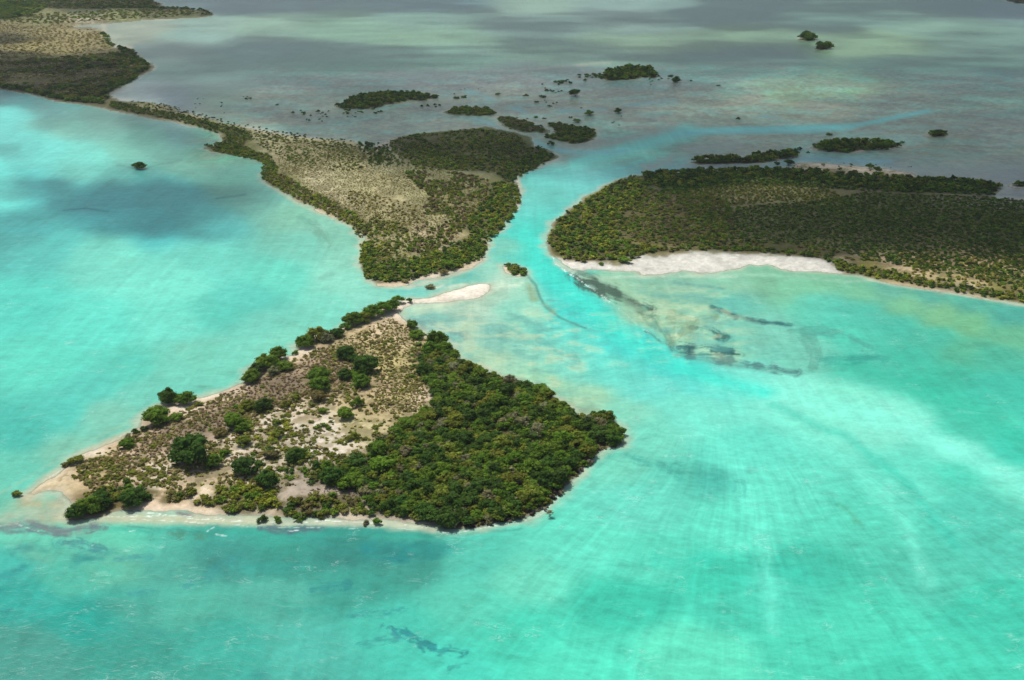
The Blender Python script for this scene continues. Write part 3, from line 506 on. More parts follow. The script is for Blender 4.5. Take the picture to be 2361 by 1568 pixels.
for pts, hw, col, st, ra in STROKES:
    us = [p[0] for p in pts]; vs_ = [p[1] for p in pts]
    m = np.nonzero((uf > min(us) - 5 * hw - 25) & (uf < max(us) + 5 * hw + 25) & (vf > min(vs_) - 4 * hw - 15) & (vf < max(vs_) + 4 * hw + 15))[0]
    if len(m) == 0: continue
    sc = np.clip(dist[m] / 260.0, 0.5, 4)
    wa = fbm(xf[m] / sc, yf[m] / sc, 5.0, 5, 51); wb = fbm(xf[m] / sc, yf[m] / sc, 5.0, 5, 55)
    d = seg_dist(uf[m] + wa * (5 + hw * .9) * ra, vf[m] + wb * (2 + hw * .45) * ra, pts)
    nn = fbm(xf[m] / sc, yf[m] / sc * .8, 2.2, 4, 57)
    k = sstep(2.1, 0.0, d / hw + nn * 0.75 * ra) * st * np.clip(1.1 + nn * 1.0 * ra, 0.1, 1.25)
    k = np.clip(k, 0, 1)
    wsl[m] = wsl[m] * (1 - k[:, None]) + lin(col) * k[:, None]
for pts, hw, col, st in MOTTLE:
    us = [p[0] for p in pts]; vs_ = [p[1] for p in pts]
    m = np.nonzero((uf > min(us) - 3 * hw) & (uf < max(us) + 3 * hw) & (vf > min(vs_) - 2.5 * hw) & (vf < max(vs_) + 2.5 * hw))[0]
    sc = np.clip(dist[m] / 260.0, 0.6, 3)
    wa = fbm(xf[m] / sc, yf[m] / sc, 7.0, 4, 211); wb = fbm(xf[m] / sc, yf[m] / sc, 7.0, 4, 213)
    d, sn, al = seg_param(uf[m] + wa * hw * .55, vf[m] + wb * hw * .35, pts)
    nn = 0.7 * fbm(al / 26.0, sn * d / 5.0, 1.0, 4, 201) + 0.6 * fbm(xf[m] / sc, yf[m] / sc, 2.6, 5, 207)
    k = (sstep(-0.05, 0.80, 0.74 - d / hw * 0.62 + nn * 0.95) * sstep(2.2, 1.0, d / hw) * st)[:, None]
    wsl[m] = wsl[m] * (1 - k) + lin(col) * k
sg = fbm(xf * .8, yf, 11.0, 5, 151) * .8 + .35 * fbm(xf, yf, 60.0, 2, 153)
k = (sstep(0.34, 0.75, sg) * sstep(1225, 1270, vf) * sstep(1250, 850, uf) * 0.6)[:, None]; wsl = wsl * (1 - k) + lin((44, 128, 136)) * k
mo = fbm(xf, yf * 1.3, 6.0, 5, 157)
shm = sstep(1560, 1250, uf + abs(vf - 800) * .5) * sstep(900, 980, uf) * sstep(690, 730, vf) * sstep(990, 930, vf)
shm = np.maximum(shm, sstep(1440, 1500, uf) * sstep(1780, 1640, uf) * sstep(645, 690, vf) * sstep(850, 800, vf))
k = (sstep(0.05, 0.55, mo) * shm * 0.5)[:, None]; wsl = wsl * (1 - k) + lin((104, 176, 168)) * k
k = (sstep(-0.05, -0.5, mo) * shm * 0.45)[:, None]; wsl = wsl * (1 - k) + lin((206, 224, 186)) * k
wl = wsl * (1 + 0.07 * fbm(xf, yf, 18, 4, 81))[:, None]
# sand showing through at the water's edge
edge = sstep(-4.2, 0.0, SDr + 1.2 * fbm(xf, yf, 5.0, 4, 87))[:, None]
shore = lin((196, 200, 176))
wl = wl * (1 - 0.7 * edge) + shore * 0.7 * edge
foam = np.zeros(len(xf))
for pts, hw, st in FOAM:
    us = [p[0] for p in pts]; vs_ = [p[1] for p in pts]
    m = np.nonzero((uf > min(us) - 12) & (uf < max(us) + 12) & (vf > min(vs_) - 12) & (vf < max(vs_) + 12))[0]
    d = seg_dist(uf[m], vf[m] + fbm(xf[m], yf[m], 3.0, 4, 91) * 3.0, pts, 1.3)
    foam[m] = np.maximum(foam[m], sstep(1.6, 0.4, d / hw) * st * np.clip(0.6 + 1.2 * fbm(xf[m], yf[m], 1.4, 4, 93), 0, 1.1))
flow = sstep(860, 1080, vf + (uf - 1500) * -0.18) * sstep(1250, 1560, uf + (vf - 1000) * 0.9)
wl = np.clip(wl - np.array([0.022, 0.022, 0.030]), 0.006, 0.9) * 0.66
clear = np.clip(sstep(-0.9, 0.25, SDr), 0, 1)
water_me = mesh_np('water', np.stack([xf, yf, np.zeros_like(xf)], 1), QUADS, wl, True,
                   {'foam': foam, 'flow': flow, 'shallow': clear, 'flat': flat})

# ------------------------------------------------------------------ materials
def mat_ground():
    m = bpy.data.materials.new('sand_and_soil'); t = NT(m)
    out = t.n('OutputMaterial'); p = t.n('BsdfPrincipled'); t.l(p.outputs[0], out.inputs[0])
    co = t.n('TexCoord').outputs['Object']; at = t.n('Attribute', attribute_name='col').outputs['Color']
    a = t.noise(co, 0.9, 5.0, 0.65); b = t.noise(co, 5.0, 3.0, 0.6)
    k = t.math('ADD', t.math('MULTIPLY', a, 0.8), t.math('MULTIPLY', b, 0.5))
    k = t.math('ADD', k, 0.36)
    t.l(t.scale(at, k), p.inputs['Base Color'])
    p.inputs['Roughness'].default_value = 0.92; p.inputs['Specular IOR Level'].default_value = 0.15
    bu = t.n('Bump'); bu.inputs['Strength'].default_value = 0.6; bu.inputs['Distance'].default_value = 0.25
    t.l(a, bu.inputs['Height']); t.l(bu.outputs[0], p.inputs['Normal'])
    return m

def mat_water():
    m = bpy.data.materials.new('lagoon_water'); t = NT(m)
    out = t.n('OutputMaterial'); p = t.n('BsdfPrincipled')
    co = t.n('TexCoord').outputs['Object']
    at = t.n('Attribute', attribute_name='col').outputs['Color']
    fo = t.n('Attribute', attribute_name='foam').outputs['Fac']
    fw = t.n('Attribute', attribute_name='flow').outputs['Fac']
    sh = t.n('Attribute', attribute_name='shallow').outputs['Fac']
    fl = t.n('Attribute', attribute_name='flat').outputs['Fac']
    calm = t.math('SUBTRACT', 1.0, t.math('MULTIPLY', fl, 0.7))
    # wind chop
    w1 = t.noise(t.mapped(co, (0.62, 0.95, 1), 0.22), 1.0, 5.0, 0.62, 0.6)
    w2 = t.noise(t.mapped(co, (0.17, 0.27, 1), -0.15), 1.0, 4.0, 0.6, 0.8)
    w3 = t.noise(t.mapped(co, (0.018, 0.03, 1), 0.3), 1.0, 4.0, 0.6, 0.5)
    k = t.math('ADD', t.math('MULTIPLY', t.math('SUBTRACT', w1, 0.5), 0.42), t.math('MULTIPLY', t.math('SUBTRACT', w2, 0.5), 0.50))
    k = t.math('ADD', k, t.math('MULTIPLY', t.math('SUBTRACT', w3, 0.5), 0.16))
    k = t.math('MULTIPLY', k, calm)
    wf = t.noise(t.mapped(co, (0.8, 1.0, 1), 0.1), 0.13, 9.0, 0.80)
    k = t.math('ADD', k, t.math('MULTIPLY', t.math('SUBTRACT', wf, 0.5), 0.42))
    # foam streaks drawn out along the current that fans from the channel mouth
    cx, cy = FANC
    sep = t.n('SeparateXYZ'); t.l(co, sep.inputs[0])
    wob = t.math('MULTIPLY', t.math('SUBTRACT', t.noise(co, 0.02, 3.0), 0.5), 9.0)
    dx = t.math('ADD', t.math('SUBTRACT', sep.outputs[0], cx), wob); dy = t.math('SUBTRACT', sep.outputs[1], cy)
    ang = t.math('ARCTAN2', dx, t.math('MULTIPLY', dy, -1.0))
    rad = t.math('POWER', t.math('ADD', t.math('POWER', dx, 2.0), t.math('POWER', dy, 2.0)), 0.5)
    cmb = t.n('CombineXYZ'); t.l(t.math('MULTIPLY', ang, 52.0), cmb.inputs[0]); t.l(t.math('MULTIPLY', rad, 0.024), cmb.inputs[1])
    st = t.noise(cmb.outputs[0], 1.0, 5.0, 0.68, 0.0)
    k = t.math('ADD', k, t.math('MULTIPLY', t.math('MULTIPLY', t.math('SUBTRACT', st, 0.5), 0.60), fw))
    cm2 = t.n('CombineXYZ'); t.l(t.math('MULTIPLY', ang, 16.0), cm2.inputs[0]); t.l(t.math('MULTIPLY', rad, 0.42), cm2.inputs[1])
    rp = t.noise(cm2.outputs[0], 1.0, 4.0, 0.65, 0.2)
    k = t.math('ADD', k, t.math('MULTIPLY', t.math('MULTIPLY', t.math('SUBTRACT', rp, 0.5), 0.55), fw))
    # windrows elsewhere run from lower left to upper right
    st2 = t.noise(t.mapped(co, (0.40, 0.020, 1), R(28)), 1.0, 3.0, 0.6, 0.3)
    k = t.math('ADD', k, t.math('MULTIPLY', t.math('MULTIPLY', t.math('SUBTRACT', st2, 0.5), 0.34), t.math('SUBTRACT', 1.0, fw)))
    k = t.math('ADD', k, 1.0)
    col = t.scale(at, k)
    # crests: thin pale lines
    ridge = t.math('ABSOLUTE', t.math('SUBTRACT', t.noise(t.mapped(co, (0.16, 0.42, 1), 0.1), 1.0, 5.0, 0.65, 1.0), 0.5))
    line = t.ramp(ridge, 0.022, 0.0)
    gate = t.ramp(t.noise(co, 0.11, 4.0, 0.7), 0.53, 0.68)
    line = t.math('MULTIPLY', t.math('MULTIPLY', line, gate), 0.22)
    line = t.math('MULTIPLY', line, calm)
    caps = t.math('MULTIPLY', t.ramp(t.noise(t.mapped(co, (0.30, 0.75, 1), 0.1), 1.0, 6.0, 0.75, 0.8), 0.742, 0.80), t.ramp(t.noise(co, 0.03, 2.0), 0.5, 0.6))
    f = t.math('MAXIMUM', t.math('MAXIMUM', line, t.math('MULTIPLY', caps, 0.8)), fo, )
    col = t.mixc(f, col, (0.72, 0.80, 0.77, 1))
    t.l(col, p.inputs['Base Color'])
    p.inputs['Roughness'].default_value = 0.28; p.inputs['IOR'].default_value = 1.33
    p.inputs['Specular IOR Level'].default_value = 0.13
    bu = t.n('Bump'); bu.inputs['Strength'].default_value = 0.35; bu.inputs['Distance'].default_value = 0.3
    hh = t.math('ADD', w1, t.math('MULTIPLY', w2, 1.6))
    t.l(hh, bu.inputs['Height']); t.l(bu.outputs[0], p.inputs['Normal'])
    tr = t.n('BsdfTransparent'); mx = t.n('MixShader')
    t.l(t.math('MULTIPLY', sh, 0.85), mx.inputs[0]); t.l(p.outputs[0], mx.inputs[1]); t.l(tr.outputs[0], mx.inputs[2])
    t.l(mx.outputs[0], out.inputs[0])
    return m

def mat_foliage():
    m = bpy.data.materials.new('mangrove_leaves'); t = NT(m)
    out = t.n('OutputMaterial'); p = t.n('BsdfPrincipled')
    at = t.n('Attribute', attribute_name='col').outputs['Color']
    oc = t.n('ObjectInfo').outputs['Color']
    co = t.n('TexCoord').outputs['Object']
    c = t.mixc(1.0, at, oc, 'MULTIPLY')
    c = t.scale(c, t.math('ADD', t.math('MULTIPLY', t.noise(co, 0.9, 3.0), 0.9), 0.55))
    t.l(c, p.inputs['Base Color'])
    p.inputs['Roughness'].default_value = 0.8; p.inputs['Specular IOR Level'].default_value = 0.04
    tl = t.n('BsdfTranslucent'); t.l(t.scale(c, 1.3), tl.inputs[0])
    mx = t.n('MixShader'); mx.inputs[0].default_value = 0.35
    t.l(p.outputs[0], mx.inputs[1]); t.l(tl.outputs[0], mx.inputs[2]); t.l(mx.outputs[0], out.inputs[0])
    return m

def mat_bark():
    m = bpy.data.materials.new('grey_bark'); t = NT(m)
    out = t.n('OutputMaterial'); p = t.n('BsdfPrincipled'); t.l(p.outputs[0], out.inputs[0])
    co = t.n('TexCoord').outputs['Object']
    c = t.mixc(t.noise(co, 6.0, 4.0), (0.10, 0.085, 0.07, 1), (0.28, 0.25, 0.21, 1)); t.l(c, p.inputs['Base Color'])
    p.inputs['Roughness'].default_value = 0.9
    return m

def mat_cloud():
    m = bpy.data.materials.new('cloud_vapour'); t = NT(m)
    out = t.n('OutputMaterial')
    d = t.n('BsdfDiffuse'); d.inputs[0].default_value = (0.85, 0.86, 0.88, 1)
    tl = t.n('BsdfTranslucent'); tl.inputs[0].default_value = (0.66, 0.66, 0.64, 1)
    a = t.n('MixShader'); a.inputs[0].default_value = 0.4; t.l(d.outputs[0], a.inputs[1]); t.l(tl.outputs[0], a.inputs[2])
    tr = t.n('BsdfTransparent'); mx = t.n('MixShader')
    t.l(t.n('Attribute', attribute_name='dens').outputs['Fac'], mx.inputs[0])
    t.l(tr.outputs[0], mx.inputs[1]); t.l(a.outputs[0], mx.inputs[2]); t.l(mx.outputs[0], out.inputs[0])
    return m

fcx, fcy = ground_pt(1680, 842)
FANC = (float(fcx), float(fcy))
M_GROUND, M_WATER, M_LEAF, M_BARK, M_CLOUD = mat_ground(), mat_water(), mat_foliage(), mat_bark(), mat_cloud()
g = put(bpy.data.objects.new('ground', ground_me)); ground_me.materials.append(M_GROUND); tag(g, kind='structure')
wo = put(bpy.data.objects.new('water', water_me)); water_me.materials.append(M_WATER); tag(wo, kind='structure')
wo.location.z = 0.0

# ------------------------------------------------------------------ clouds drifting above the frame
CH = 520.0
SHADE = [(a_, b_, c_ * (0.92 if (150 < b_ < 330 and a_ > 480) else (1.14 if b_ <= 150 else 1.08))) for a_, b_, c_ in SHADE]
shade_f = Field(SHADE, base=18.0)
gx = np.arange(-1400, 1401, 7.0); gy = np.arange(140, 2700, 7.0)
GX, GY = np.meshgrid(gx, gy)
su, sv = to_uv(GX, GY)
shade_t = Field([p for p in SHADE if p[1] < 260], vs=6.5, base=26.0, dv=3.0, vmax=300)
bt = sstep(230, 130, sv)
S = shade_f(su, sv)[..., 0] * (1 - bt) + shade_t(su, sv)[..., 0] * bt
far = sstep(350, 900, GY)
S = 0.5 + (1.08 + 0.22 * bt) * (S - 0.5)
S = S + (0.12 + 0.30 * far) * (0.85 * fbm(GX / 2.4, GY, 22.0, 5, 101) + 0.2 * fbm(GX / 2.2, GY, 60.0, 3, 105)) * sstep(0.08, 0.4, S)
S = np.clip(S, 0, 1)
alpha = 1 - np.sqrt(1 - 0.955 * S)
ox = sdir.x / sdir.z * CH; oy = sdir.y / sdir.z * CH
ny, nx = GX.shape
ii = np.arange(ny * nx).reshape(ny, nx)
q = np.stack([ii[:-1, :-1], ii[:-1, 1:], ii[1:, 1:], ii[1:, :-1]], -1).reshape(-1, 4)
keep = alpha.ravel()[q].max(1) > 0.015
q = q[keep]
thick = 26 * np.sqrt(np.clip(S, 0, 1)) * (1 + 0.5 * fbm(GX, GY, 40, 4, 111))
bot = CH - 3.0 * S
Vt = np.stack([(GX + ox).ravel(), (GY + oy).ravel(), (CH + 0.5 + thick * 0.5).ravel()], 1)
Vb = np.stack([(GX + ox).ravel(), (GY + oy).ravel(), bot.ravel()], 1)
cm = mesh_np('clouds', np.concatenate([Vt, Vb]), np.concatenate([q, q[:, ::-1] + ny * nx]), None, True, {'dens': np.concatenate([alpha.ravel()] * 2)})
cm.materials.append(M_CLOUD)
clo = put(bpy.data.objects.new('clouds', cm)); tag(clo, kind='structure')

# ------------------------------------------------------------------ foliage templates
def leaf_quads(P, N, size, r):
    """small leaf-cluster quads at P facing N"""
    n = len(P)
    a = r.normal(size=(n, 3)); a -= (a * N).sum(1)[:, None] * N; a /= np.linalg.norm(a, axis=1)[:, None] + 1e-9
    b = np.cross(N, a)
    s = size[:, None]; e = (0.65 + 0.5 * r.random(n))[:, None]
    V = np.stack([P - a * s - b * s * e, P + a * s - b * s * e * .7, P + a * s * .8 + b * s * e, P - a * s * .9 + b * s * e * .8], 1).reshape(-1, 3)
    return V, np.arange(4 * n).reshape(-1, 4)

def crown_template(seed, lumps, leaves, leafsize, hgt=0.5, spread=0.36, core=True, sparse=0.0):
    """a crown one unit wide, base at z=0, leaf clusters gathered in lumps"""
    r = np.random.default_rng(seed)
    cs = []
    while len(cs) < lumps:
        a = r.random() * 2 * math.pi; q = math.sqrt(r.random()) * spread
        z = (1 - (q / 0.5) ** 2) * hgt * (0.30 + 0.55 * r.random())
        cs.append((q * math.cos(a) * (1 + .12 * r.normal()), q * math.sin(a), z, 0.10 + 0.09 * r.random()))
    cs = np.array(cs)
    k = r.integers(0, lumps, leaves)
    d = r.normal(size=(leaves, 3)); d[:, 2] = np.abs(d[:, 2]) * 0.9 - 0.25; d /= np.linalg.norm(d, axis=1)[:, None]
    rad = cs[k, 3] * (0.80 + 0.35 * r.random(leaves))
    P = cs[k, :3] + d * rad[:, None] * np.array([1.1, 1.1, 0.85])
    P[:, 2] = np.maximum(P[:, 2], 0.02)
    N = d + 0.55 * r.normal(size=d.shape); N[:, 2] += 0.25; N /= np.linalg.norm(N, axis=1)[:, None]
    V, F = leaf_quads(P, N, leafsize * (0.7 + 0.7 * r.random(leaves)), r)
    lump_tone = 0.8 + 0.45 * r.random(lumps)
    tone = np.repeat(lump_tone[k] * (0.75 + 0.5 * r.random(leaves)), 4)
    col = np.stack([tone * (1 + 0.1 * r.random()), tone, tone * 0.9], 1)
    if core:
        Vs, Fs, ts = [V], [F], [col]
        n0 = len(V)
        for (cx, cy, cz, cr), lt in zip(cs, lump_tone):
            m = 8
            th = np.arange(m) / m * 2 * math.pi
            ring = []
            for ph, rr in ((-0.5, .8), (0.15, 1.0), (0.75, .75)):
                jj = 0.72 * cr * (1 + 0.2 * r.normal(size=m))
                ring.append(np.stack([cx + np.cos(th) * jj * rr, cy + np.sin(th) * jj * rr, np.full(m, max(cz + ph * cr * .8, 0.0))], 1))
            vv_ = np.concatenate(ring + [np.repeat([[cx, cy, cz + cr * .75]], m, 0)])
            ff = []
            for rr in range(3):
                for i in range(m):
                    ff.append((n0 + rr * m + i, n0 + rr * m + (i + 1) % m, n0 + (rr + 1) * m + (i + 1) % m, n0 + (rr + 1) * m + i))
            Vs.append(vv_); Fs.append(np.array(ff)); ts.append(np.full((len(vv_), 3), 0.85 * lt))
            n0 += len(vv_)
        V = np.concatenate(Vs); F = np.concatenate(Fs); col = np.concatenate(ts)
    return V, F, col

def bake(name, temps, inst, mat):
    """inst rows: x, y, z, width, height factor, rot, r, g, b, template"""
    Vs, Fs, Cs = [], [], []; off = 0
    inst = np.asarray(inst, float)
    for ti, (V, F, col) in enumerate(temps):
        I = inst[inst[:, 9].astype(int) == ti]
        if len(I) == 0: continue
        c, s = np.cos(I[:, 5])[:, None], np.sin(I[:, 5])[:, None]
        x = V[None, :, 0] * c - V[None, :, 1] * s; y = V[None, :, 0] * s + V[None, :, 1] * c
        P = np.stack([x * I[:, 3:4] + I[:, 0:1], y * I[:, 3:4] + I[:, 1:2], V[None, :, 2] * I[:, 3:4] * I[:, 4:5] + I[:, 2:3]], -1)
        n = len(I); nv = len(V)
        Vs.append(P.reshape(-1, 3)); Fs.append((F[None] + (np.arange(n) * nv)[:, None, None] + off).reshape(-1, 4))
        Cs.append((col[None] * I[:, None, 6:9]).reshape(-1, 3)); off += n * nv
    me = mesh_np(name, np.concatenate(Vs), np.concatenate(Fs), np.clip(np.concatenate(Cs), 0, .8))
    me.materials.append(mat)
    return put(bpy.data.objects.new(name, me))

def tube(V, F, p0, p1, r0, r1, m=6):
    p0 = np.array(p0, float); p1 = np.array(p1, float); d = p1 - p0; d /= np.linalg.norm(d) + 1e-9
    a = np.cross(d, [0.3, 0.9, 0.1]); a /= np.linalg.norm(a); b = np.cross(d, a)
    n0 = len(V)
    for p, r_ in ((p0, r0), (p1, r1)):
        for i in range(m):
            t_ = 2 * math.pi * i / m
            V.append(p + (a * math.cos(t_) + b * math.sin(t_)) * r_)
    for i in range(m): F.append((n0 + i, n0 + (i + 1) % m, n0 + m + (i + 1) % m, n0 + m + i))

def trunk_template(seed, hgt=0.42, bare=False):
    """short stem with spreading limbs and arching prop roots, for a crown one unit wide"""
    r = random.Random(seed); V, F = [], []
    tube(V, F, (0, 0, -0.02), (0.01, 0.0, hgt * .35), 0.026, 0.02)
    for i in range(7):
        a = i * 0.9 + r.random() * .5; q = 0.16 + r.random() * 0.16
        m1 = (math.cos(a) * q * .5, math.sin(a) * q * .5, hgt * (.42 + r.random() * .1))
        e = (math.cos(a) * q * (1.5 if bare else 1.1), math.sin(a) * q * (1.5 if bare else 1.1), hgt * (.65 + r.random() * .25))
        tube(V, F, (0.01, 0, hgt * .3), m1, 0.015, 0.010, 5); tube(V, F, m1, e, 0.010, 0.003, 5)
        if bare:
            for k in range(3):
                b_ = a + r.uniform(-.7, .7); tube(V, F, m1, (m1[0] + math.cos(b_) * .2, m1[1] + math.sin(b_) * .2, m1[2] + .1 * r.random()), 0.006, 0.002, 4)
    for i in range(8):
        a = i * 0.79 + r.random() * .4; q = 0.10 + r.random() * 0.10
        m1 = (math.cos(a) * q * .6, math.sin(a) * q * .6, hgt * .22)
        tube(V, F, (0, 0, hgt * .26), m1, 0.007, 0.006, 4); tube(V, F, m1, (math.cos(a) * q, math.sin(a) * q, -0.03), 0.006, 0.004, 4)
    me = mesh_np('trunk', np.array(V), np.array(F)); me.materials.append(M_BARK)
    return me

T_BIG = [crown_template(100 + i, 30, 1300, 0.020, 0.62, 0.36) for i in range(3)]
T_MID = [crown_template(200 + i, 15, 480, 0.030, 0.60, 0.34) for i in range(5)]
T_LOW = [crown_template(300 + i, 8, 110, 0.058, 0.60, 0.32) for i in range(6)]
T_FINE = [crown_template(350 + i, 5, 60, 0.075, 0.62, 0.30) for i in range(6)]
T_TUFT = [crown_template(400 + i, 5, 34, 0.11, 0.62, 0.30, core=False) for i in range(6)]
T_DOT = [crown_template(500 + i, 3, 14, 0.20, 0.62, 0.24, core=False) for i in range(6)]

def tmesh(tp, name):
    me = mesh_np(name, *tp); me.materials.append(M_LEAF); return me
ME_BIG = [tmesh(t_, 'crown') for t_ in T_BIG]; ME_MID = [tmesh(t_, 'crown') for t_ in T_MID]; ME_LOW = [tmesh(t_, 'crown') for t_ in T_LOW]
ME_TRUNK = [trunk_template(i) for i in range(3)]; ME_BARE = trunk_template(9, 0.5, True)

GREEN, DARK, OLIVE, YELLOW, GREY, BROWN = (0.100, 0.182, 0.020), (0.050, 0.104, 0.018), (0.155, 0.188, 0.028), (0.23, 0.265, 0.032), (0.175, 0.18, 0.095), (0.165, 0.155, 0.055)
TUSS = [(0.24, 0.20, 0.10), (0.20, 0.195, 0.06), (0.18, 0.145, 0.085), (0.28, 0.27, 0.08), (0.145, 0.165, 0.045)]
MIX = {'g': (GREEN, GREEN, DARK, OLIVE), 'd': (DARK, DARK, GREEN), 'o': (OLIVE, OLIVE, GREEN, BROWN), 'y': (YELLOW, OLIVE, YELLOW), 'w': (GREY, BROWN, GREY), 'c': (GREEN, DARK, GREEN, DARK, OLIVE, DARK, GREEN, OLIVE, DARK, GREY)}
TONE = ['']
def shade_of(kind):
    c = random.choice(MIX[kind]); k = random.uniform(.82, 1.22)
    TONE[0] = {GREEN: 'green', DARK: 'dark green', OLIVE: 'olive', YELLOW: 'yellow-green', GREY: 'grey half-bare', BROWN: 'brownish'}[c]
    return tuple(q * k * random.uniform(.93, 1.07) for q in c)

def ground_z(x, y):
    s = land_sdf(np.array([x]), np.array([y]))[0]
    return 0.06 + 0.9 * (1 - math.exp(-max(s, 0) / 9.0)) if s > 0 else -0.1

def plant(name, u, v, wpx, kind, label, cat, group=None, hf=1.0, sub=None, crown_name='crown', trunk=True, parts=True):
    """one tree or bush: Empty at its foot, crown and trunk as its parts. (u, v) is the middle of the crown's footprint"""
    x, y = (float(q_) for q_ in ground_pt(u, v)); wd = wpx * depth_at(v) / FPX
    z = ground_z(x, y)
    if sub is None: sub = 'big' if wpx > 34 else ('mid' if wpx > 15 else 'low')
    me = random.choice({'big': ME_BIG, 'mid': ME_MID, 'low': ME_LOW}[sub])
    rot = random.uniform(0, 6.28); k = 1.12
    if not parts:
        c = bpy.data.objects.new(name, me); put(c)
        c.location = (x, y, z - 0.05); c.scale = (wd * k, wd * k, wd * k * hf); c.rotation_euler.z = rot; c.color = (*shade_of(kind), 1)
        return tag(c, label, cat, group)
    e = bpy.data.objects.new(name, None); put(e); e.location = (x, y, z); e.rotation_euler.z = rot; e.empty_display_size = 0.5
    tag(e, label, cat, group)
    c = bpy.data.objects.new(crown_name, me); put(c, e); c.scale = (wd * k, wd * k, wd * k * hf); c.color = (*shade_of(kind), 1)
    c.location.z = 0.05 * wd
    if trunk:
        tr = bpy.data.objects.new('trunk', random.choice(ME_TRUNK)); put(tr, e); tr.scale = (wd, wd, wd * hf)
    return e
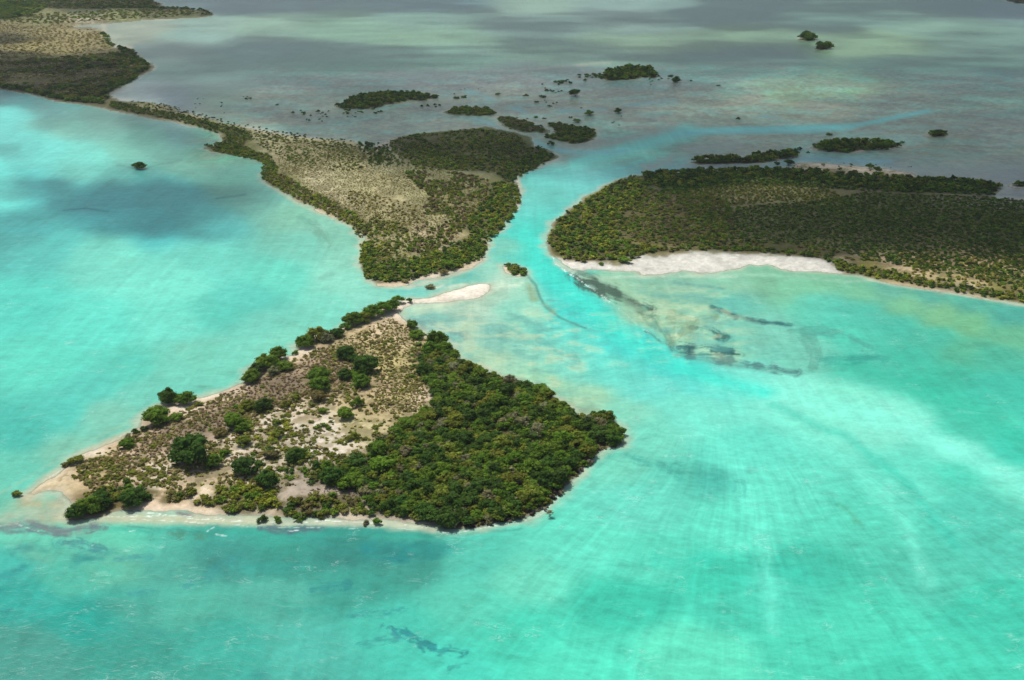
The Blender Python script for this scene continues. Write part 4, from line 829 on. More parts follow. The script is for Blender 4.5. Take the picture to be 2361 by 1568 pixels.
#@@PLANTS
# ------------------------------------------------------------------ trees and bushes of the near island one can tell apart
NEAR_PLANTS = [
 (446,1068,96,'d','biggest round dark green tree standing alone in the western clearing of the near island',.95),
 (494,1080,44,'g','rounded green bush touching the right foot of the biggest clearing tree',.8),
 (518,1058,26,'g','small bush just behind the bush beside the biggest clearing tree',.8),
 (540,990,54,'g','tall ragged green tree above right of the biggest clearing tree',.9),
 (561,1002,36,'g','lower leaning bush at the right foot of the ragged tree',.8),
 (509,1010,36,'w','thin greyish bush at the left foot of the ragged tree',.6),
 (563,1032,38,'o','olive loose bush in the middle of the pale sand clearing',.8),
 (566,1096,62,'d','wide dark bush above the yellow-green thicket near the south beach',.85),
 (618,1124,52,'d','dense dark tree just right of the yellow-green thicket near the south beach',1.0),
 (627,1062,36,'o','olive bush between the sand clearing and the two dark southern bushes',.7),
 (681,1066,46,'g','fuzzy green bush standing alone left of the large dense forest',.8),
 (573,948,36,'g','left one of the twin dark bushes on the brown slope',.8),
 (608,950,44,'d','right one of the twin dark bushes on the brown slope',.85),
 (683,930,24,'g','small bright green bush up the slope right of the twin bushes',.9),
 (663,942,32,'o','loose olive bush under the small bright green bush',.6),
 (737,888,54,'g','tall loose green tree in the centre of the brown slope',1.0),
 (738,905,50,'g','broad bush in front of the tall loose tree on the brown slope',.9),
 (733,928,42,'w','faded grey-green bush at the lower end of the central bush row',.7),
 (797,830,42,'d','upper dark rounded tree of the group in the upper clearing',1.0),
 (817,838,34,'d','low dark bush linking the two dark trees of the upper clearing',.7),
 (844,862,58,'d','largest dark tree at the right of the upper clearing group',1.0),
 (797,878,38,'d','dark bush at the left foot of the upper clearing group',.8),
 (824,874,34,'g','green bush in the middle of the upper clearing group',.7),
 (834,896,46,'g','lighter green bush at the lower end of the upper clearing group',.8),
 (822,944,32,'g','upright green bush on the sand left of the forest',1.0),
 (796,970,42,'g','rounded green bush below the upright bush left of the forest',.85),
 (746,957,26,'o','flat olive bush on pale sand in the island middle',.6),
 (644,1014,32,'o','green bush with bright top alone on the pale sand',.8),
 (638,984,24,'o','small olive bush behind the lone bush on pale sand',.6),
 (561,960,22,'o','tiny olive bush at the foot of the twin dark bushes',.6),
 (814,1020,32,'g','low bush at the upper left edge of the dense forest',.7),
 (862,1042,30,'g','fuzzy bush close to the left edge of the dense forest',.8),
 (732,1086,34,'d','dark bush at the left tip of the dense forest',.8),
 (520,1052,24,'o','small olive clump behind the clearing bushes',.6),
 (389,928,48,'d','dark arching tree overhanging the water on the north-west shore',1.0),
 (430,932,48,'g','green bush right beside the dark arching shore tree',.8),
 (459,938,22,'o','small tail bush at the right end of the arching shore tree pair',.6),
 (362,976,64,'g','big round green bush on the north-west shore left of the sand notch',.85),
 (408,972,34,'o','low olive bush beside the big round north-west shore bush',.6),
 (334,994,20,'g','small bright bush below the big round north-west shore bush',.7),
 (314,1000,22,'g','flat green bush at the waterline on the north-west shore',.6),
 (296,1010,20,'w','greyish small bush at the waterline next to the flat green one',.6),
 (293,1032,38,'g','spreading green bush at the narrow sand on the north-west shore',.7),
 (177,1068,36,'g','flat green bush hanging over the west spit water',.6),
 (152,1074,22,'w','half-bare grey bush at the very edge of the west spit',.6),
 (40,1141,26,'g','lone small bush standing in water off the west tip',.7),
 (580,880,44,'g','lowest crown of the large shore thicket on the north-west side',.9),
 (594,862,40,'d','dark crown second from the bottom of the large north-west shore thicket',.9),
 (617,850,50,'g','central crown of the large north-west shore thicket',.95),
 (643,828,44,'g','upper crown of the large north-west shore thicket',.9),
 (656,856,40,'g','inland crown of the large north-west shore thicket',.7),
 (630,866,34,'w','grey-brown low crown inside the large north-west shore thicket',.7),
 (680,818,18,'g','tiny bush at the upper end of the large north-west shore thicket',.8),
 (706,800,44,'g','left crown of the second shore thicket on the north-west side',.9),
 (731,786,48,'g','middle crown of the second north-west shore thicket',.95),
 (751,790,36,'w','brown bare crown of the second north-west shore thicket',.8),
 (776,778,36,'g','right crown of the second north-west shore thicket',.8),
 (797,760,28,'g','small link bush between the two northern shore thickets',.8),
 (815,750,48,'g','left crown of the northern point thicket',.9),
 (838,744,38,'g','second crown of the northern point thicket',.9),
 (858,735,46,'d','dark middle crown of the northern point thicket',.95),
 (884,724,44,'g','fourth crown of the northern point thicket',.9),
 (904,716,38,'g','right crown of the northern point thicket',.85),
 (917,699,32,'g','round bush at the northern tip of the near island',.8),
 (944,698,16,'d','small round bush at the root of the white sandbar',1.0),
 (952,758,32,'g','yellow-green tree on the north-east shore of the near island',1.0),
 (962,780,36,'o','olive bush below the yellow-green north-east shore tree',.7),
 (308,1162,60,'g','large leafy bush at the left end of the southern beach',.85),
 (207,1182,62,'d','dark mangrove clump at the south-west corner of the near island',.85),
 (180,1192,50,'d','lowest left mangrove at the south-west corner standing in shallow water',.9),
 (232,1168,58,'d','upper right mangrove of the south-west corner clump',.8),
 (604,1202,26,'g','left one of two small bushes standing in the southern shallows',.9),
 (639,1202,22,'g','right one of two small bushes standing in the southern shallows',.9),
 (870,1206,24,'g','small upright bush on the southern waterline beside the white stones',1.0),
 (843,1209,20,'w','half-bare bush on the southern waterline beside the upright one',.7),
 (310,1097,20,'y','bright green cushion bush in the western sand patch',.35),
 (334,1101,18,'y','second bright green cushion bush in the western sand patch',.35),
 (346,1088,16,'y','smallest bright green cushion bush of the western sand patch',.35),
 (1375,975,30,'g','upright light green tree near the eastern point of the near island',1.1),
 (1400,975,38,'g','big rounded tree near the eastern point of the near island',1.0),
 (1425,1000,34,'g','outermost crown at the eastern point of the near island',.9),
 (1040,1212,44,'d','lowest dark tree of the forest where the southern beach ends',1.0),
 (1008,795,46,'g','grey-green tree at the northern corner of the dense forest',1.0),
]
for u, v, wpx, kd, lab, hf in NEAR_PLANTS:
    cat = 'tree' if 'tree' in lab or 'crown' in lab or 'mangrove' in lab else 'bush'
    plant('mangrove_tree' if cat == 'tree' else 'bush', u, v, wpx, kd, lab, cat, None, hf)

def inside(poly, u, v):
    return sdf(np.asarray(u, float), np.asarray(v, float), poly) > 0

def scatter(poly, spacing, seed, dens=1.0, jitter=0.45):
    """spots spread over a patch, evenly on the ground; spacing in metres"""
    P = poly_w(poly); lo, hi = P.min(0), P.max(0); r = np.random.default_rng(seed)
    gx_ = np.arange(lo[0], hi[0] + spacing, spacing); gy_ = np.arange(lo[1], hi[1] + spacing, spacing * .87)
    A, B = np.meshgrid(gx_, gy_); A = A + (np.arange(A.shape[0]) % 2)[:, None] * spacing * .5
    A = A + r.uniform(-jitter, jitter, A.shape) * spacing; B = B + r.uniform(-jitter, jitter, B.shape) * spacing
    A = A.ravel(); B = B.ravel()
    ok = (sdf(A, B, P) > 0) & (r.random(len(A)) < dens)
    u, v = to_uv(A, B); ok &= (u > -120) & (u < 2480) & (v > -30)
    return A[ok], B[ok]

# the dense forest on the eastern half: every crown a tree
FOREST = [(985,800),(1010,790),(1052,815),(1062,838),(1107,856),(1153,876),(1237,898),(1273,916),(1307,946),(1330,960),(1362,966),(1393,964),(1425,989),(1436,1008),(1428,1020),(1373,1034),
 (1350,1074),(1315,1093),(1295,1113),(1280,1136),(1250,1166),(1185,1195),(1120,1205),(1073,1212),(1030,1220),(985,1200),(900,1182),(850,1165),(800,1135),(745,1122),(730,1100),(745,1075),(790,1075),
 (850,1062),(880,1020),(905,990),(980,965),(1005,940),(990,905),(975,870),(962,845),(966,820)]
fx_, fy_ = scatter(FOREST, 2.75, 5)
sel = list(zip(fx_, fy_)); random.shuffle(sel)
FL = 'mangrove tree whose crown is packed into the dense forest of the near island'
nf = 0
sel_ind = sel[:225]; sel_rest = sel[225:]
for x, y in sel_ind:
    u, v = (float(q_) for q_ in to_uv(x, y))
    m1 = random.choice([random.uniform(2.6, 3.7), random.uniform(3.0, 4.4), random.uniform(4.0, 5.8)]); wpx = m1 * FPX / depth_at(v)
    tone = float(fbm(np.array([x]), np.array([y]), 14, 2, 7)[0])
    kd = 'c' if abs(tone) < .25 else ('d' if tone < 0 else 'g')
    e_ = plant('mangrove_tree', u, v, wpx, kd, FL, 'tree', 'trees of the dense forest on the near island', random.uniform(.5, .95), sub='mid')
    reg = 'northern tip' if v < 870 else ('inner edge facing the sandy clearing' if u < 880 else ('eastern point' if u > 1330 else ('south-eastern waterline' if v > 1200 - max(0, u - 1180) * .75 - 35 and u > 1040 else
          ('southern edge behind the beach' if v > 1130 and u <= 1040 else ('shore facing the sandbar shallows' if v < 905 + (u - 1100) * .33 + 25 else ('heart of the western half' if u < 1100 else 'heart of the eastern half'))))))
    e_['label'] = ('large ' if m1 > 4.5 else ('small ' if m1 < 3.3 else 'middling ')) + TONE[0] + ' mangrove crown of the dense forest, ' + reg
print('forest trees', len(sel))

LITTER = []
def patch(poly, spacing, w0, w1, kinds, seed, dens=1.0, temps='low', hf=(.7, 1.0), clump=0.0, thr=-9.0, nsc=12.0, z=None):
    """rows for bake(): plants over a patch, thinned where a noise is low"""
    if temps in ('low', 'fine') and poly not in ISLETS.values() : LITTER.append((poly, 0.85))
    xs, ys = scatter(poly, spacing, seed, dens)
    nz = fbm(xs, ys, nsc, 4, seed + 3)
    sd_ = land_sdf(xs, ys); rows = []
    r = random.Random(seed)
    nt_ = {'low': len(T_LOW), 'fine': len(T_FINE), 'tuft': len(T_TUFT), 'dot': len(T_DOT)}[temps]
    for x, y, n_, s_ in zip(xs, ys, nz, sd_):
        if n_ < thr: continue
        c = kinds[min(int(r.random() * len(kinds)), len(kinds) - 1)]
        k = r.uniform(.75, 1.25); zz = 0.04 + 0.9 * (1 - math.exp(-max(s_, 0) / 9.0)) if s_ > 0 else -0.05
        rows.append((x, y, zz, r.uniform(w0, w1) * (1 + clump * n_), r.uniform(*hf), r.random() * 6.28, c[0] * k, c[1] * k, c[2] * k, r.randrange(nt_)))
    return rows

# trees of the forest beyond the first ones stand as one mass, with its undergrowth
rows = []
for x, y in sel_rest:
    c = shade_of('c'); rows.append((x, y, 0.6, random.uniform(2.8, 5.2), random.uniform(.55, .95), random.random() * 6.28, *c, random.randrange(len(T_MID))))
tag(bake('forest_crowns', T_MID, rows, M_LEAF), 'further mangrove crowns merging into the closed canopy of the near island forest', 'tree crowns', None, 'stuff')
rows = []
rows += patch(FOREST, 2.0, 2.2, 3.6, [GREEN, DARK, OLIVE, GREEN, OLIVE, GREY], 23, .95, 'low', (.6, .9))
tag(bake('forest_undergrowth', T_LOW, rows, M_LEAF), 'green and brown undergrowth filling the gaps between the forest trees of the near island', 'undergrowth', None, 'stuff')

# low thickets along the southern beach
THICK = [
 ([(205,1170),(232,1140),(275,1118),(340,1128),(362,1146),(340,1160),(280,1162),(240,1180)], [OLIVE, GREEN, BROWN, DARK], 'low olive thicket behind the south-west corner mangroves'),
 ([(372,1152),(395,1138),(450,1134),(452,1146),(430,1158),(385,1160)], [OLIVE, BROWN, GREEN], 'small olive thicket above the orange part of the southern beach'),
 ([(482,1150),(500,1132),(560,1124),(640,1134),(642,1166),(610,1182),(545,1184),(495,1170),(450,1168),(436,1158),(470,1152)], [YELLOW, OLIVE, GREEN, OLIVE], 'yellow-green thicket behind the middle of the southern beach'),
 ([(636,1186),(650,1160),(700,1150),(800,1148),(900,1165),(990,1195),(960,1202),(900,1194),(850,1190),(790,1186),(740,1196),(690,1200)], [OLIVE, DARK, BROWN, GREEN, OLIVE], 'long dark olive thicket behind the eastern end of the southern beach'),
]
for i, (pl, kk, lab) in enumerate(THICK):
    r_ = patch(pl, 1.9, 2.0, 3.4, kk, 60 + i, 1.0, 'low', (.6, .85))
    tag(bake('thicket', T_LOW, r_, M_LEAF), lab, 'thicket', 'thickets along the southern beach')

LN0 = len(LITTER)
# tussocks, cushions and scrub on the open part of the near island
OPEN_W = [(168,1135),(165,1090),(205,1056),(265,1030),(300,1005),(345,985),(430,950),(520,910),(590,880),(680,830),(760,800),(850,760),(905,740),(950,765),(975,800),(960,850),(980,900),(990,940),(960,965),(900,985),
          (870,1030),(800,1070),(740,1080),(730,1120),(640,1130),(560,1120),(470,1130),(400,1135),(340,1125),(270,1118),(220,1145),(185,1150)]
BROWN_A = [(240,1060),(300,1012),(345,990),(420,950),(480,928),(540,900),(590,882),(640,862),(760,820),(800,800),(830,830),(850,900),(760,900),(700,930),(560,985),(500,1000),(440,1010),(380,1060),(300,1085)]
TUFT_N = [(700,840),(760,800),(850,760),(905,735),(945,770),(970,805),(955,850),(975,900),(985,940),(930,955),(860,920),(870,860),(850,830),(790,810)]
BR = [(0.26, 0.205, 0.13), (0.21, 0.165, 0.105), (0.27, 0.22, 0.115), (0.18, 0.155, 0.075)]
rows = patch(BROWN_A, 1.15, .75, 1.35, BR, 31, .95, 'tuft', (.5, .8), 0, -.7, 9)
rows += patch(TUFT_N, 1.15, .55, .95, [TUSS[1], TUSS[3], TUSS[4], TUSS[0]], 32, .9, 'tuft', (.6, .9), 0, -.6, 7)
rows += patch([(870,900),(985,880),(985,945),(930,965),(860,950)], .8, .5, .9, [TUSS[1], TUSS[3], TUSS[0]], 35, .95, 'tuft', (.5, .8))
rows += patch(OPEN_W, 1.5, .8, 1.9, [TUSS[1], OLIVE, TUSS[4], TUSS[0], BROWN], 33, .95, 'tuft', (.35, .6), .5, -.02, 7)
rows += patch(OPEN_W, 1.9, .7, 1.5, [TUSS[1], TUSS[3], OLIVE], 34, .75, 'tuft', (.35, .55), 0, -.25, 5)
rows += patch([(170,1130),(185,1085),(240,1050),(320,1060),(400,1090),(440,1130),(330,1125),(250,1130),(180,1150)], 1.5, 1.0, 2.1, [BROWN, OLIVE, TUSS[0], OLIVE], 36, .9, 'tuft', (.4, .6), .3, -.15, 6)
rows += patch([(360,1130),(450,1115),(600,1110),(640,1130),(500,1132),(460,1122),(380,1140)], 1.3, .9, 1.8, [BROWN, TUSS[2], OLIVE], 37, .9, 'tuft', (.4, .6), 0, -.2, 6)
rows += patch([(700,1140),(790,1120),(880,1150),(900,1162),(780,1146)], .9, .6, 1.0, [(0.2, 0.18, 0.14), (0.24, 0.21, 0.17)], 38, .9, 'tuft', (.3, .5))
rows += patch([(500,1125),(480,1105),(600,1085),(700,1110),(720,1125),(640,1128)], 1.6, .8, 1.6, [OLIVE, TUSS[3], BROWN], 39, .8, 'tuft', (.4, .6), 0, -.2, 6)
tag(bake('tussock_scrub', T_TUFT, rows, M_LEAF), 'brown and olive tussocks and low scrub covering the open slopes of the near island', 'scrub', None, 'stuff')
print('tussocks', len(rows))

# knee-high bushes between the bigger ones
rows = patch([(480,1000),(600,950),(700,930),(760,960),(820,1000),(870,1035),(800,1075),(740,1100),(640,1090),(560,1060),(500,1050)], 2.6, 1.3, 3.0, [OLIVE, GREEN, TUSS[4], YELLOW], 141, .7, 'low', (.4, .65), .3, -.15, 8)
rows += patch([(620,1040),(760,1050),(860,1055),(870,1030),(820,990),(900,985),(870,1070),(740,1120),(640,1125),(560,1110)], 2.3, 1.4, 3.2, [OLIVE, GREEN, DARK, TUSS[4]], 142, .75, 'low', (.4, .7), .3, -.2, 8)
rows += patch(BROWN_A, 5.0, 1.2, 2.4, [OLIVE, GREEN, TUSS[4]], 143, .5, 'low', (.4, .6))
rows += patch([(250,1060),(330,1070),(430,1095),(470,1125),(330,1120),(220,1125),(180,1110)], 2.4, 1.3, 2.6, [OLIVE, TUSS[4], BROWN], 144, .7, 'low', (.35, .55), .2, -.2, 6)
rows += patch([(940,745),(975,765),(985,800),(970,840),(975,890),(955,900),(945,850),(955,800)], 2.2, 1.4, 2.8, [OLIVE, GREEN, BROWN], 145, .8, 'low', (.4, .6))
while LITTER and len(LITTER[-1][0]) and LITTER[-1][1] == .85 and len(LITTER) > LN0: LITTER.pop()
tag(bake('low_bushes', T_LOW, rows, M_LEAF), 'knee-high olive bushes dotted between the bigger bushes of the near island', 'bushes', None, 'stuff')

# grey dead brush along the south-eastern waterline
rows = patch([(1070,1216),(1120,1204),(1190,1194),(1250,1164),(1282,1132),(1298,1110),(1352,1074),(1375,1034),(1432,1018),(1442,1010),(1432,1026),(1378,1042),(1362,1074),(1312,1112),(1294,1142),(1258,1174),(1192,1202),(1122,1211)],
             1.2, 1.2, 2.0, [GREY, (0.05, 0.045, 0.04), BROWN, (0.16, 0.15, 0.12)], 41, 1.0, 'tuft', (.6, .9))
tag(bake('dead_brush', T_TUFT, rows, M_LEAF), 'grey dead brush fringing the south-eastern waterline of the near island', 'brush', None, 'stuff')

def bare_tree(u, v, wpx, label, kind='y'):
    x, y = (float(q_) for q_ in ground_pt(u, v)); wd = wpx * depth_at(v) / FPX
    e = bpy.data.objects.new('dead_tree', None); put(e); e.location = (x, y, max(ground_z(x, y), 0)); tag(e, label, 'tree')
    b = bpy.data.objects.new('trunk', ME_BARE); put(b, e); b.scale = (wd * 1.5,) * 3
    c = bpy.data.objects.new('crown', random.choice(ME_LOW)); put(c, e); c.scale = (wd * .8, wd * .8, wd * .45); c.location.z = wd * .45; c.color = (0.22, 0.21, 0.11, 1)
bare_tree(1268, 1192, 24, 'fallen pale half-dead mangrove lying in the water off the south-eastern shore')
bare_tree(1080, 1140, 30, 'pale bare-branched tree rising above the southern part of the dense forest')

# ------------------------------------------------------------------ middle land and the far left land
EDGE_W = [(600,300),(640,330)]
def strip(pts, wd):
    """a band following a polyline, wd px to each side (half as much up and down)"""
    up, dn = [], []
    for i, (a, b) in enumerate(pts):
        p = pts[max(i - 1, 0)]; n = pts[min(i + 1, len(pts) - 1)]
        dx, dy = n[0] - p[0], n[1] - p[1]; L = math.hypot(dx, dy) + 1e-9
        ww = wd[i] if isinstance(wd, (list, tuple)) else wd
        up.append((a - dy / L * ww, b + dx / L * ww * .6)); dn.append((a + dy / L * ww, b - dx / L * ww * .6))
    return up + dn[::-1]
GR = [GREEN, DARK, GREEN, OLIVE]; GY = [GREEN, OLIVE, YELLOW, GREEN]; DK = [DARK, DARK, GREEN, OLIVE]
rows = []
rows += patch(strip([(850,636),(880,642),(930,638),(990,618),(1050,604),(1100,586),(1108,560)], [12,18,22,26,26,20,16]), 2.08, 2.03, 3.28, GR, 71, 1, 'fine', (.6, .9))
rows += patch(strip([(846,560),(842,590),(845,620),(860,640)], 12), 1.92, 1.72, 2.81, GY, 72, 1, 'fine', (.6, .85))
rows += patch(strip([(1100,545),(1120,520),(1145,490),(1165,455),(1165,425)], [34,40,42,36,26]), 2.24, 2.18, 3.59, [GREEN, YELLOW, DARK, OLIVE, GREEN], 73, 1, 'fine', (.6, .95))
rows += patch(strip([(1160,415),(1185,395),(1225,378),(1262,360),(1240,345)], [22,26,22,16,10]), 2.40, 2.34, 3.74, DK, 74, 1, 'fine', (.6, .9))
rows += patch([(905,325),(960,310),(1100,300),(1190,312),(1225,340),(1260,358),(1200,385),(1140,400),(1040,398),(960,385),(900,350)], 2.40, 1.87, 3.28, [DARK, GREEN, OLIVE, OLIVE], 75, .85, 'fine', (.4, .7), .2, -.55, 20)
rows += patch(strip([(495,345),(558,354),(614,368),(622,392),(618,412)], [9,13,16,18,15]), 2.08, 1.87, 3.12, GY, 76, 1, 'fine', (.6, .8))
rows += patch(strip([(613,404),(664,430),(703,454),(761,480),(816,509),(844,542)], [17,22,22,21,20,20]), 1.92, 1.72, 2.96, [GREEN, OLIVE, YELLOW, BROWN], 77, 1, 'fine', (.6, .8))
rows += patch([(470,338),(510,328),(520,312),(490,293),(440,276),(560,300),(580,318),(560,340),(610,362),(640,392),(620,395),(600,370),(540,354)], 2.24, 1.87, 3.12, [GREEN, OLIVE, DARK], 78, .95, 'fine', (.5, .8))
rows += patch(strip([(255,243),(320,256),(390,268),(450,283),(508,300)], [12,12,12,12,14]), 2.40, 2.03, 3.28, [GREEN, OLIVE, DARK], 79, .95, 'fine', (.5, .8))
rows += patch([(840,560),(836,600),(843,622),(860,644),(900,654),(985,634),(1060,612),(1108,592),(1118,560),(1112,536),(1060,560),(1000,588),(930,606),(868,608),(862,580)], 2.1, 2.0, 3.4, [GREEN, OLIVE, GREEN, YELLOW, DARK], 64, 1, 'fine', (.55, .85))
tag(bake('shore_thicket', T_FINE, rows, M_LEAF), 'green mangrove thicket fringing the shores of the middle peninsula', 'thicket', None, 'stuff')
rows = []
MIDO = [(660,330),(740,335),(820,345),(860,362),(900,385),(980,392),(1060,402),(1130,420),(1120,470),(1080,520),(1050,560),(980,590),(900,610),(860,615),(858,570),(850,530),(800,490),(720,445),(650,405),(640,370)]
rows += patch(MIDO, 1.2, .65, 1.2, [(.27,.27,.11), (.33,.31,.14), (.20,.23,.07), (.27,.25,.13)], 81, .8, 'dot', (.3, .5), .3, -.75, 26)
rows += patch([(930,400),(1060,402),(1130,420),(1110,490),(1060,540),(1000,590),(940,590),(960,520),(990,460)], 1.9, 1.5, 2.8, [TUSS[4], OLIVE, GREEN, TUSS[2]], 82, .85, 'dot', (.5, .8), .3, -.4, 16)
rows += patch([(850,505),(930,520),(960,575),(930,610),(860,615),(850,560)], 1.9, 1.2, 2.4, [TUSS[4], OLIVE, YELLOW, GREEN], 83, .9, 'dot', (.5, .7), .3, -.3, 10)
rows += patch([(560,305),(680,325),(800,335),(850,345),(830,400),(700,395),(640,360),(580,330)], 2.5, 1.2, 2.2, [TUSS[4], GREEN, OLIVE], 84, .9, 'dot', (.35, .55), .3, -.6, 18)
rows += patch([(850,350),(905,330),(960,345),(1040,360),(1120,372),(1100,395),(1000,398),(900,392),(850,385)], 2.4, 1.3, 2.4, [GREEN, TUSS[4], OLIVE], 85, .85, 'dot', (.5, .8), .2, -.5, 14)
rows += patch([(790,440),(850,450),(960,480),(980,520),(900,530),(820,490)], 2.2, 1.0, 1.9, [TUSS[3], TUSS[1]], 86, .8, 'dot', (.5, .7))
tag(bake('peninsula_scrub', T_DOT, rows, M_LEAF), 'low olive scrub dotted over the pale sand of the middle peninsula', 'scrub', None, 'stuff')
rows = patch([(300,232),(380,240),(450,258),(520,278),(620,298),(740,316),(860,330),(850,345),(740,340),(600,318),(500,294),(400,264),(320,248)], 3.0, 1.3, 2.2, [DARK, GREEN, TUSS[4]], 87, .62, 'dot', (.4, .6))
rows += patch([(820,330),(870,330),(900,345),(900,385),(850,380),(830,350)], 3.4, 1.8, 3.2, [DARK, GREEN], 88, .6, 'dot', (.6, .9))
tag(bake('shore_bushes', T_DOT, rows, M_LEAF), 'small dark bushes thinning out onto the pale mud behind the peninsula neck', 'bushes', None, 'stuff')
# far left
FARL = [(-120,120),(-120,40),(0,55),(150,60),(230,72),(245,95),(262,112),(300,122),(340,148),(345,156),(290,188),(250,212),(250,232),(190,236),(130,228),(60,210),(0,198),(-60,190)]
rows = patch([(-120,138),(0,140),(120,140),(230,128),(300,122),(343,150),(290,186),(246,212),(250,234),(190,238),(130,230),(60,212),(0,200),(-120,184)], 4.6, 3.6, 6.6, [DARK, GREEN, OLIVE, BROWN, GREY], 91, .9, 'low', (.35, .6), .3, -.25, 30)
rows += patch(strip([(-60,196),(0,200),(60,210),(130,226),(190,234),(245,240)], [6,5,5,5,5,6]), 3.6, 4.0, 6.5, DK, 92, 1, 'low', (.6, .9))
rows += patch(strip([(240,232),(240,215),(265,202),(300,186),(340,156),(320,136),(300,120),(272,113)], 5), 4.0, 4.0, 6.5, DK, 93, 1, 'low', (.6, .8))
rows += patch(strip([(262,108),(248,92),(238,76)], 4), 4.4, 4.0, 6.0, GR, 94, 1, 'low', (.5, .7))
rows += patch([(-120,-20),(0,-10),(60,4),(110,18),(70,38),(0,48),(-120,44)], 6.5, 6.0, 10.0, [DARK, GREEN, GREEN, OLIVE], 95, .95, 'low', (.4, .7))
rows += patch([(60,0),(330,-4),(365,8),(360,20),(250,22),(120,22)], 6.5, 5.0, 8.0, [DARK, DARK, OLIVE, BROWN], 96, .85, 'low', (.3, .5))
rows += patch(strip([(250,18),(360,20),(427,21),(470,26),(488,33),(460,38)], 3), 6.0, 4.5, 7.5, DK, 97, .9, 'low', (.5, .7))
tag(bake('far_left_thicket', T_LOW, rows, M_LEAF), 'dark mangrove woodland on the far left headland', 'woodland', None, 'stuff')
rows = patch(FARL, 4.6, 2.0, 3.8, [(.30,.28,.13), (.25,.25,.09), (.32,.27,.15), (.22,.22,.06)], 98, .75, 'dot', (.25, .45), .3, -.7, 40)
rows += patch([(-120,45),(80,35),(250,24),(430,22),(480,34),(400,40),(260,48),(120,58),(0,54),(-120,60)], 6.0, 3.0, 5.5, [TUSS[4], OLIVE, GREEN], 99, .7, 'dot', (.3, .5))
tag(bake('far_left_scrub', T_DOT, rows, M_LEAF), 'olive scrub on the open plain of the far left headland', 'scrub', None, 'stuff')

# ------------------------------------------------------------------ the land on the right
rows = patch([(1266,560),(1268,545),(1290,505),(1330,478),(1375,450),(1420,424),(1460,412),(1500,425),(1480,460),(1440,500),(1420,540),(1460,570),(1540,578),(1574,584),(1480,590),(1470,602),(1390,602),(1340,606),(1290,596)],2.38, 2.24, 3.84, [GREEN, GREEN, YELLOW, DARK, OLIVE], 111, .97, 'fine', (.55, .9))
rows += patch([(1400,470),(1480,440),(1560,470),(1640,490),(1680,540),(1640,570),(1560,575),(1450,560),(1410,520)], 2.46, 1.76, 3.20, [OLIVE, GREEN, BROWN, GREY], 112, .85, 'fine', (.4, .6), .3, -.35, 14)
rows += patch([(1478,400),(1560,396),(1700,393),(1800,392),(1880,398),(1960,405),(2100,412),(2240,420),(2310,430),(2290,442),(2200,448),(2050,446),(1960,434),(1880,424),(1780,412),(1680,416),(1600,440),(1540,440),(1500,425)],2.71, 2.88, 4.80, DK, 113, .97, 'fine', (.6, .95))
rows += patch(strip([(1487,404),(1540,401),(1640,399),(1760,397),(1830,398)], 4), 2.79, 3.20, 5.20, DK, 114, 1, 'fine', (.7, 1.0))
rows += patch(strip([(2130,416),(2200,418),(2260,424),(2308,434)], 5), 2.79, 3.20, 5.20, DK, 115, 1, 'fine', (.7, 1.0))
rows += patch(strip([(1560,580),(1680,578),(1800,584),(1900,598),(1940,612)], [6,7,8,8,9]), 2.05, 1.92, 3.20, GR, 116, 1, 'fine', (.6, .8))
rows += patch(strip([(1932,616),(2000,629),(2080,645),(2160,660),(2260,676),(2361,691),(2460,708)], [13,13,12,12,12,12,12]), 1.89, 1.76, 3.04, [GREEN, OLIVE, YELLOW, DARK], 117, 1, 'fine', (.6, .8))
rows += patch([(1580,545),(1700,560),(1850,566),(1960,590),(1900,598),(1780,586),(1640,580)], 2.21, 1.76, 3.04, [DARK, GREEN, BROWN, OLIVE], 118, .85, 'fine', (.5, .7), .2, -.3, 10)
tag(bake('right_shore_thicket', T_FINE, rows, M_LEAF), 'dark mangrove thicket around the edges of the right-hand land', 'thicket', None, 'stuff')
rows = patch([(1640,492),(1700,482),(1800,474),(1900,466),(1990,448),(2150,455),(2290,455),(2480,475),(2480,700),(2361,668),(2200,640),(2060,615),(1960,592),(1850,570),(1720,562),(1640,545),(1600,490)],
             1.6, 1.3, 2.3, [GREEN, DARK, DARK, (0.10, 0.14, 0.03)], 121, .97, 'dot', (.3, .5), .15, -.95, 24)
rows += patch([(1560,460),(1640,430),(1780,424),(1900,436),(1960,470),(1800,470),(1680,480),(1600,500)], 1.6, 1.0, 1.9, [TUSS[1], OLIVE, TUSS[4], GREEN], 122, .95, 'dot', (.5, .8))
rows += patch([(1940,600),(2050,590),(2200,590),(2480,600),(2480,700),(2300,672),(2100,642),(1990,622)], 2.1, 1.3, 2.4, [OLIVE, GREEN, TUSS[3]], 123, .8, 'dot', (.5, .8), .3, -.3, 9)
rows += patch([(1420,470),(1500,440),(1600,440),(1680,470),(1700,540),(1640,575),(1560,575),(1470,560),(1420,520)], 1.8, 1.4, 2.6, [OLIVE, GREEN, (0.17, 0.15, 0.075), DARK], 124, .9, 'dot', (.35, .6), .2, -.4, 14)
rows += patch([(1480,404),(1700,404),(1900,410),(2300,440),(2280,452),(2000,446),(1860,436),(1700,430),(1560,455),(1500,430)], 1.8, 1.6, 2.8, [DARK, GREEN, DARK], 125, .95, 'dot', (.35, .6))
tag(bake('right_scrub', T_DOT, rows, M_LEAF), 'dark low scrub over the flat interior of the right-hand land', 'scrub', None, 'stuff')

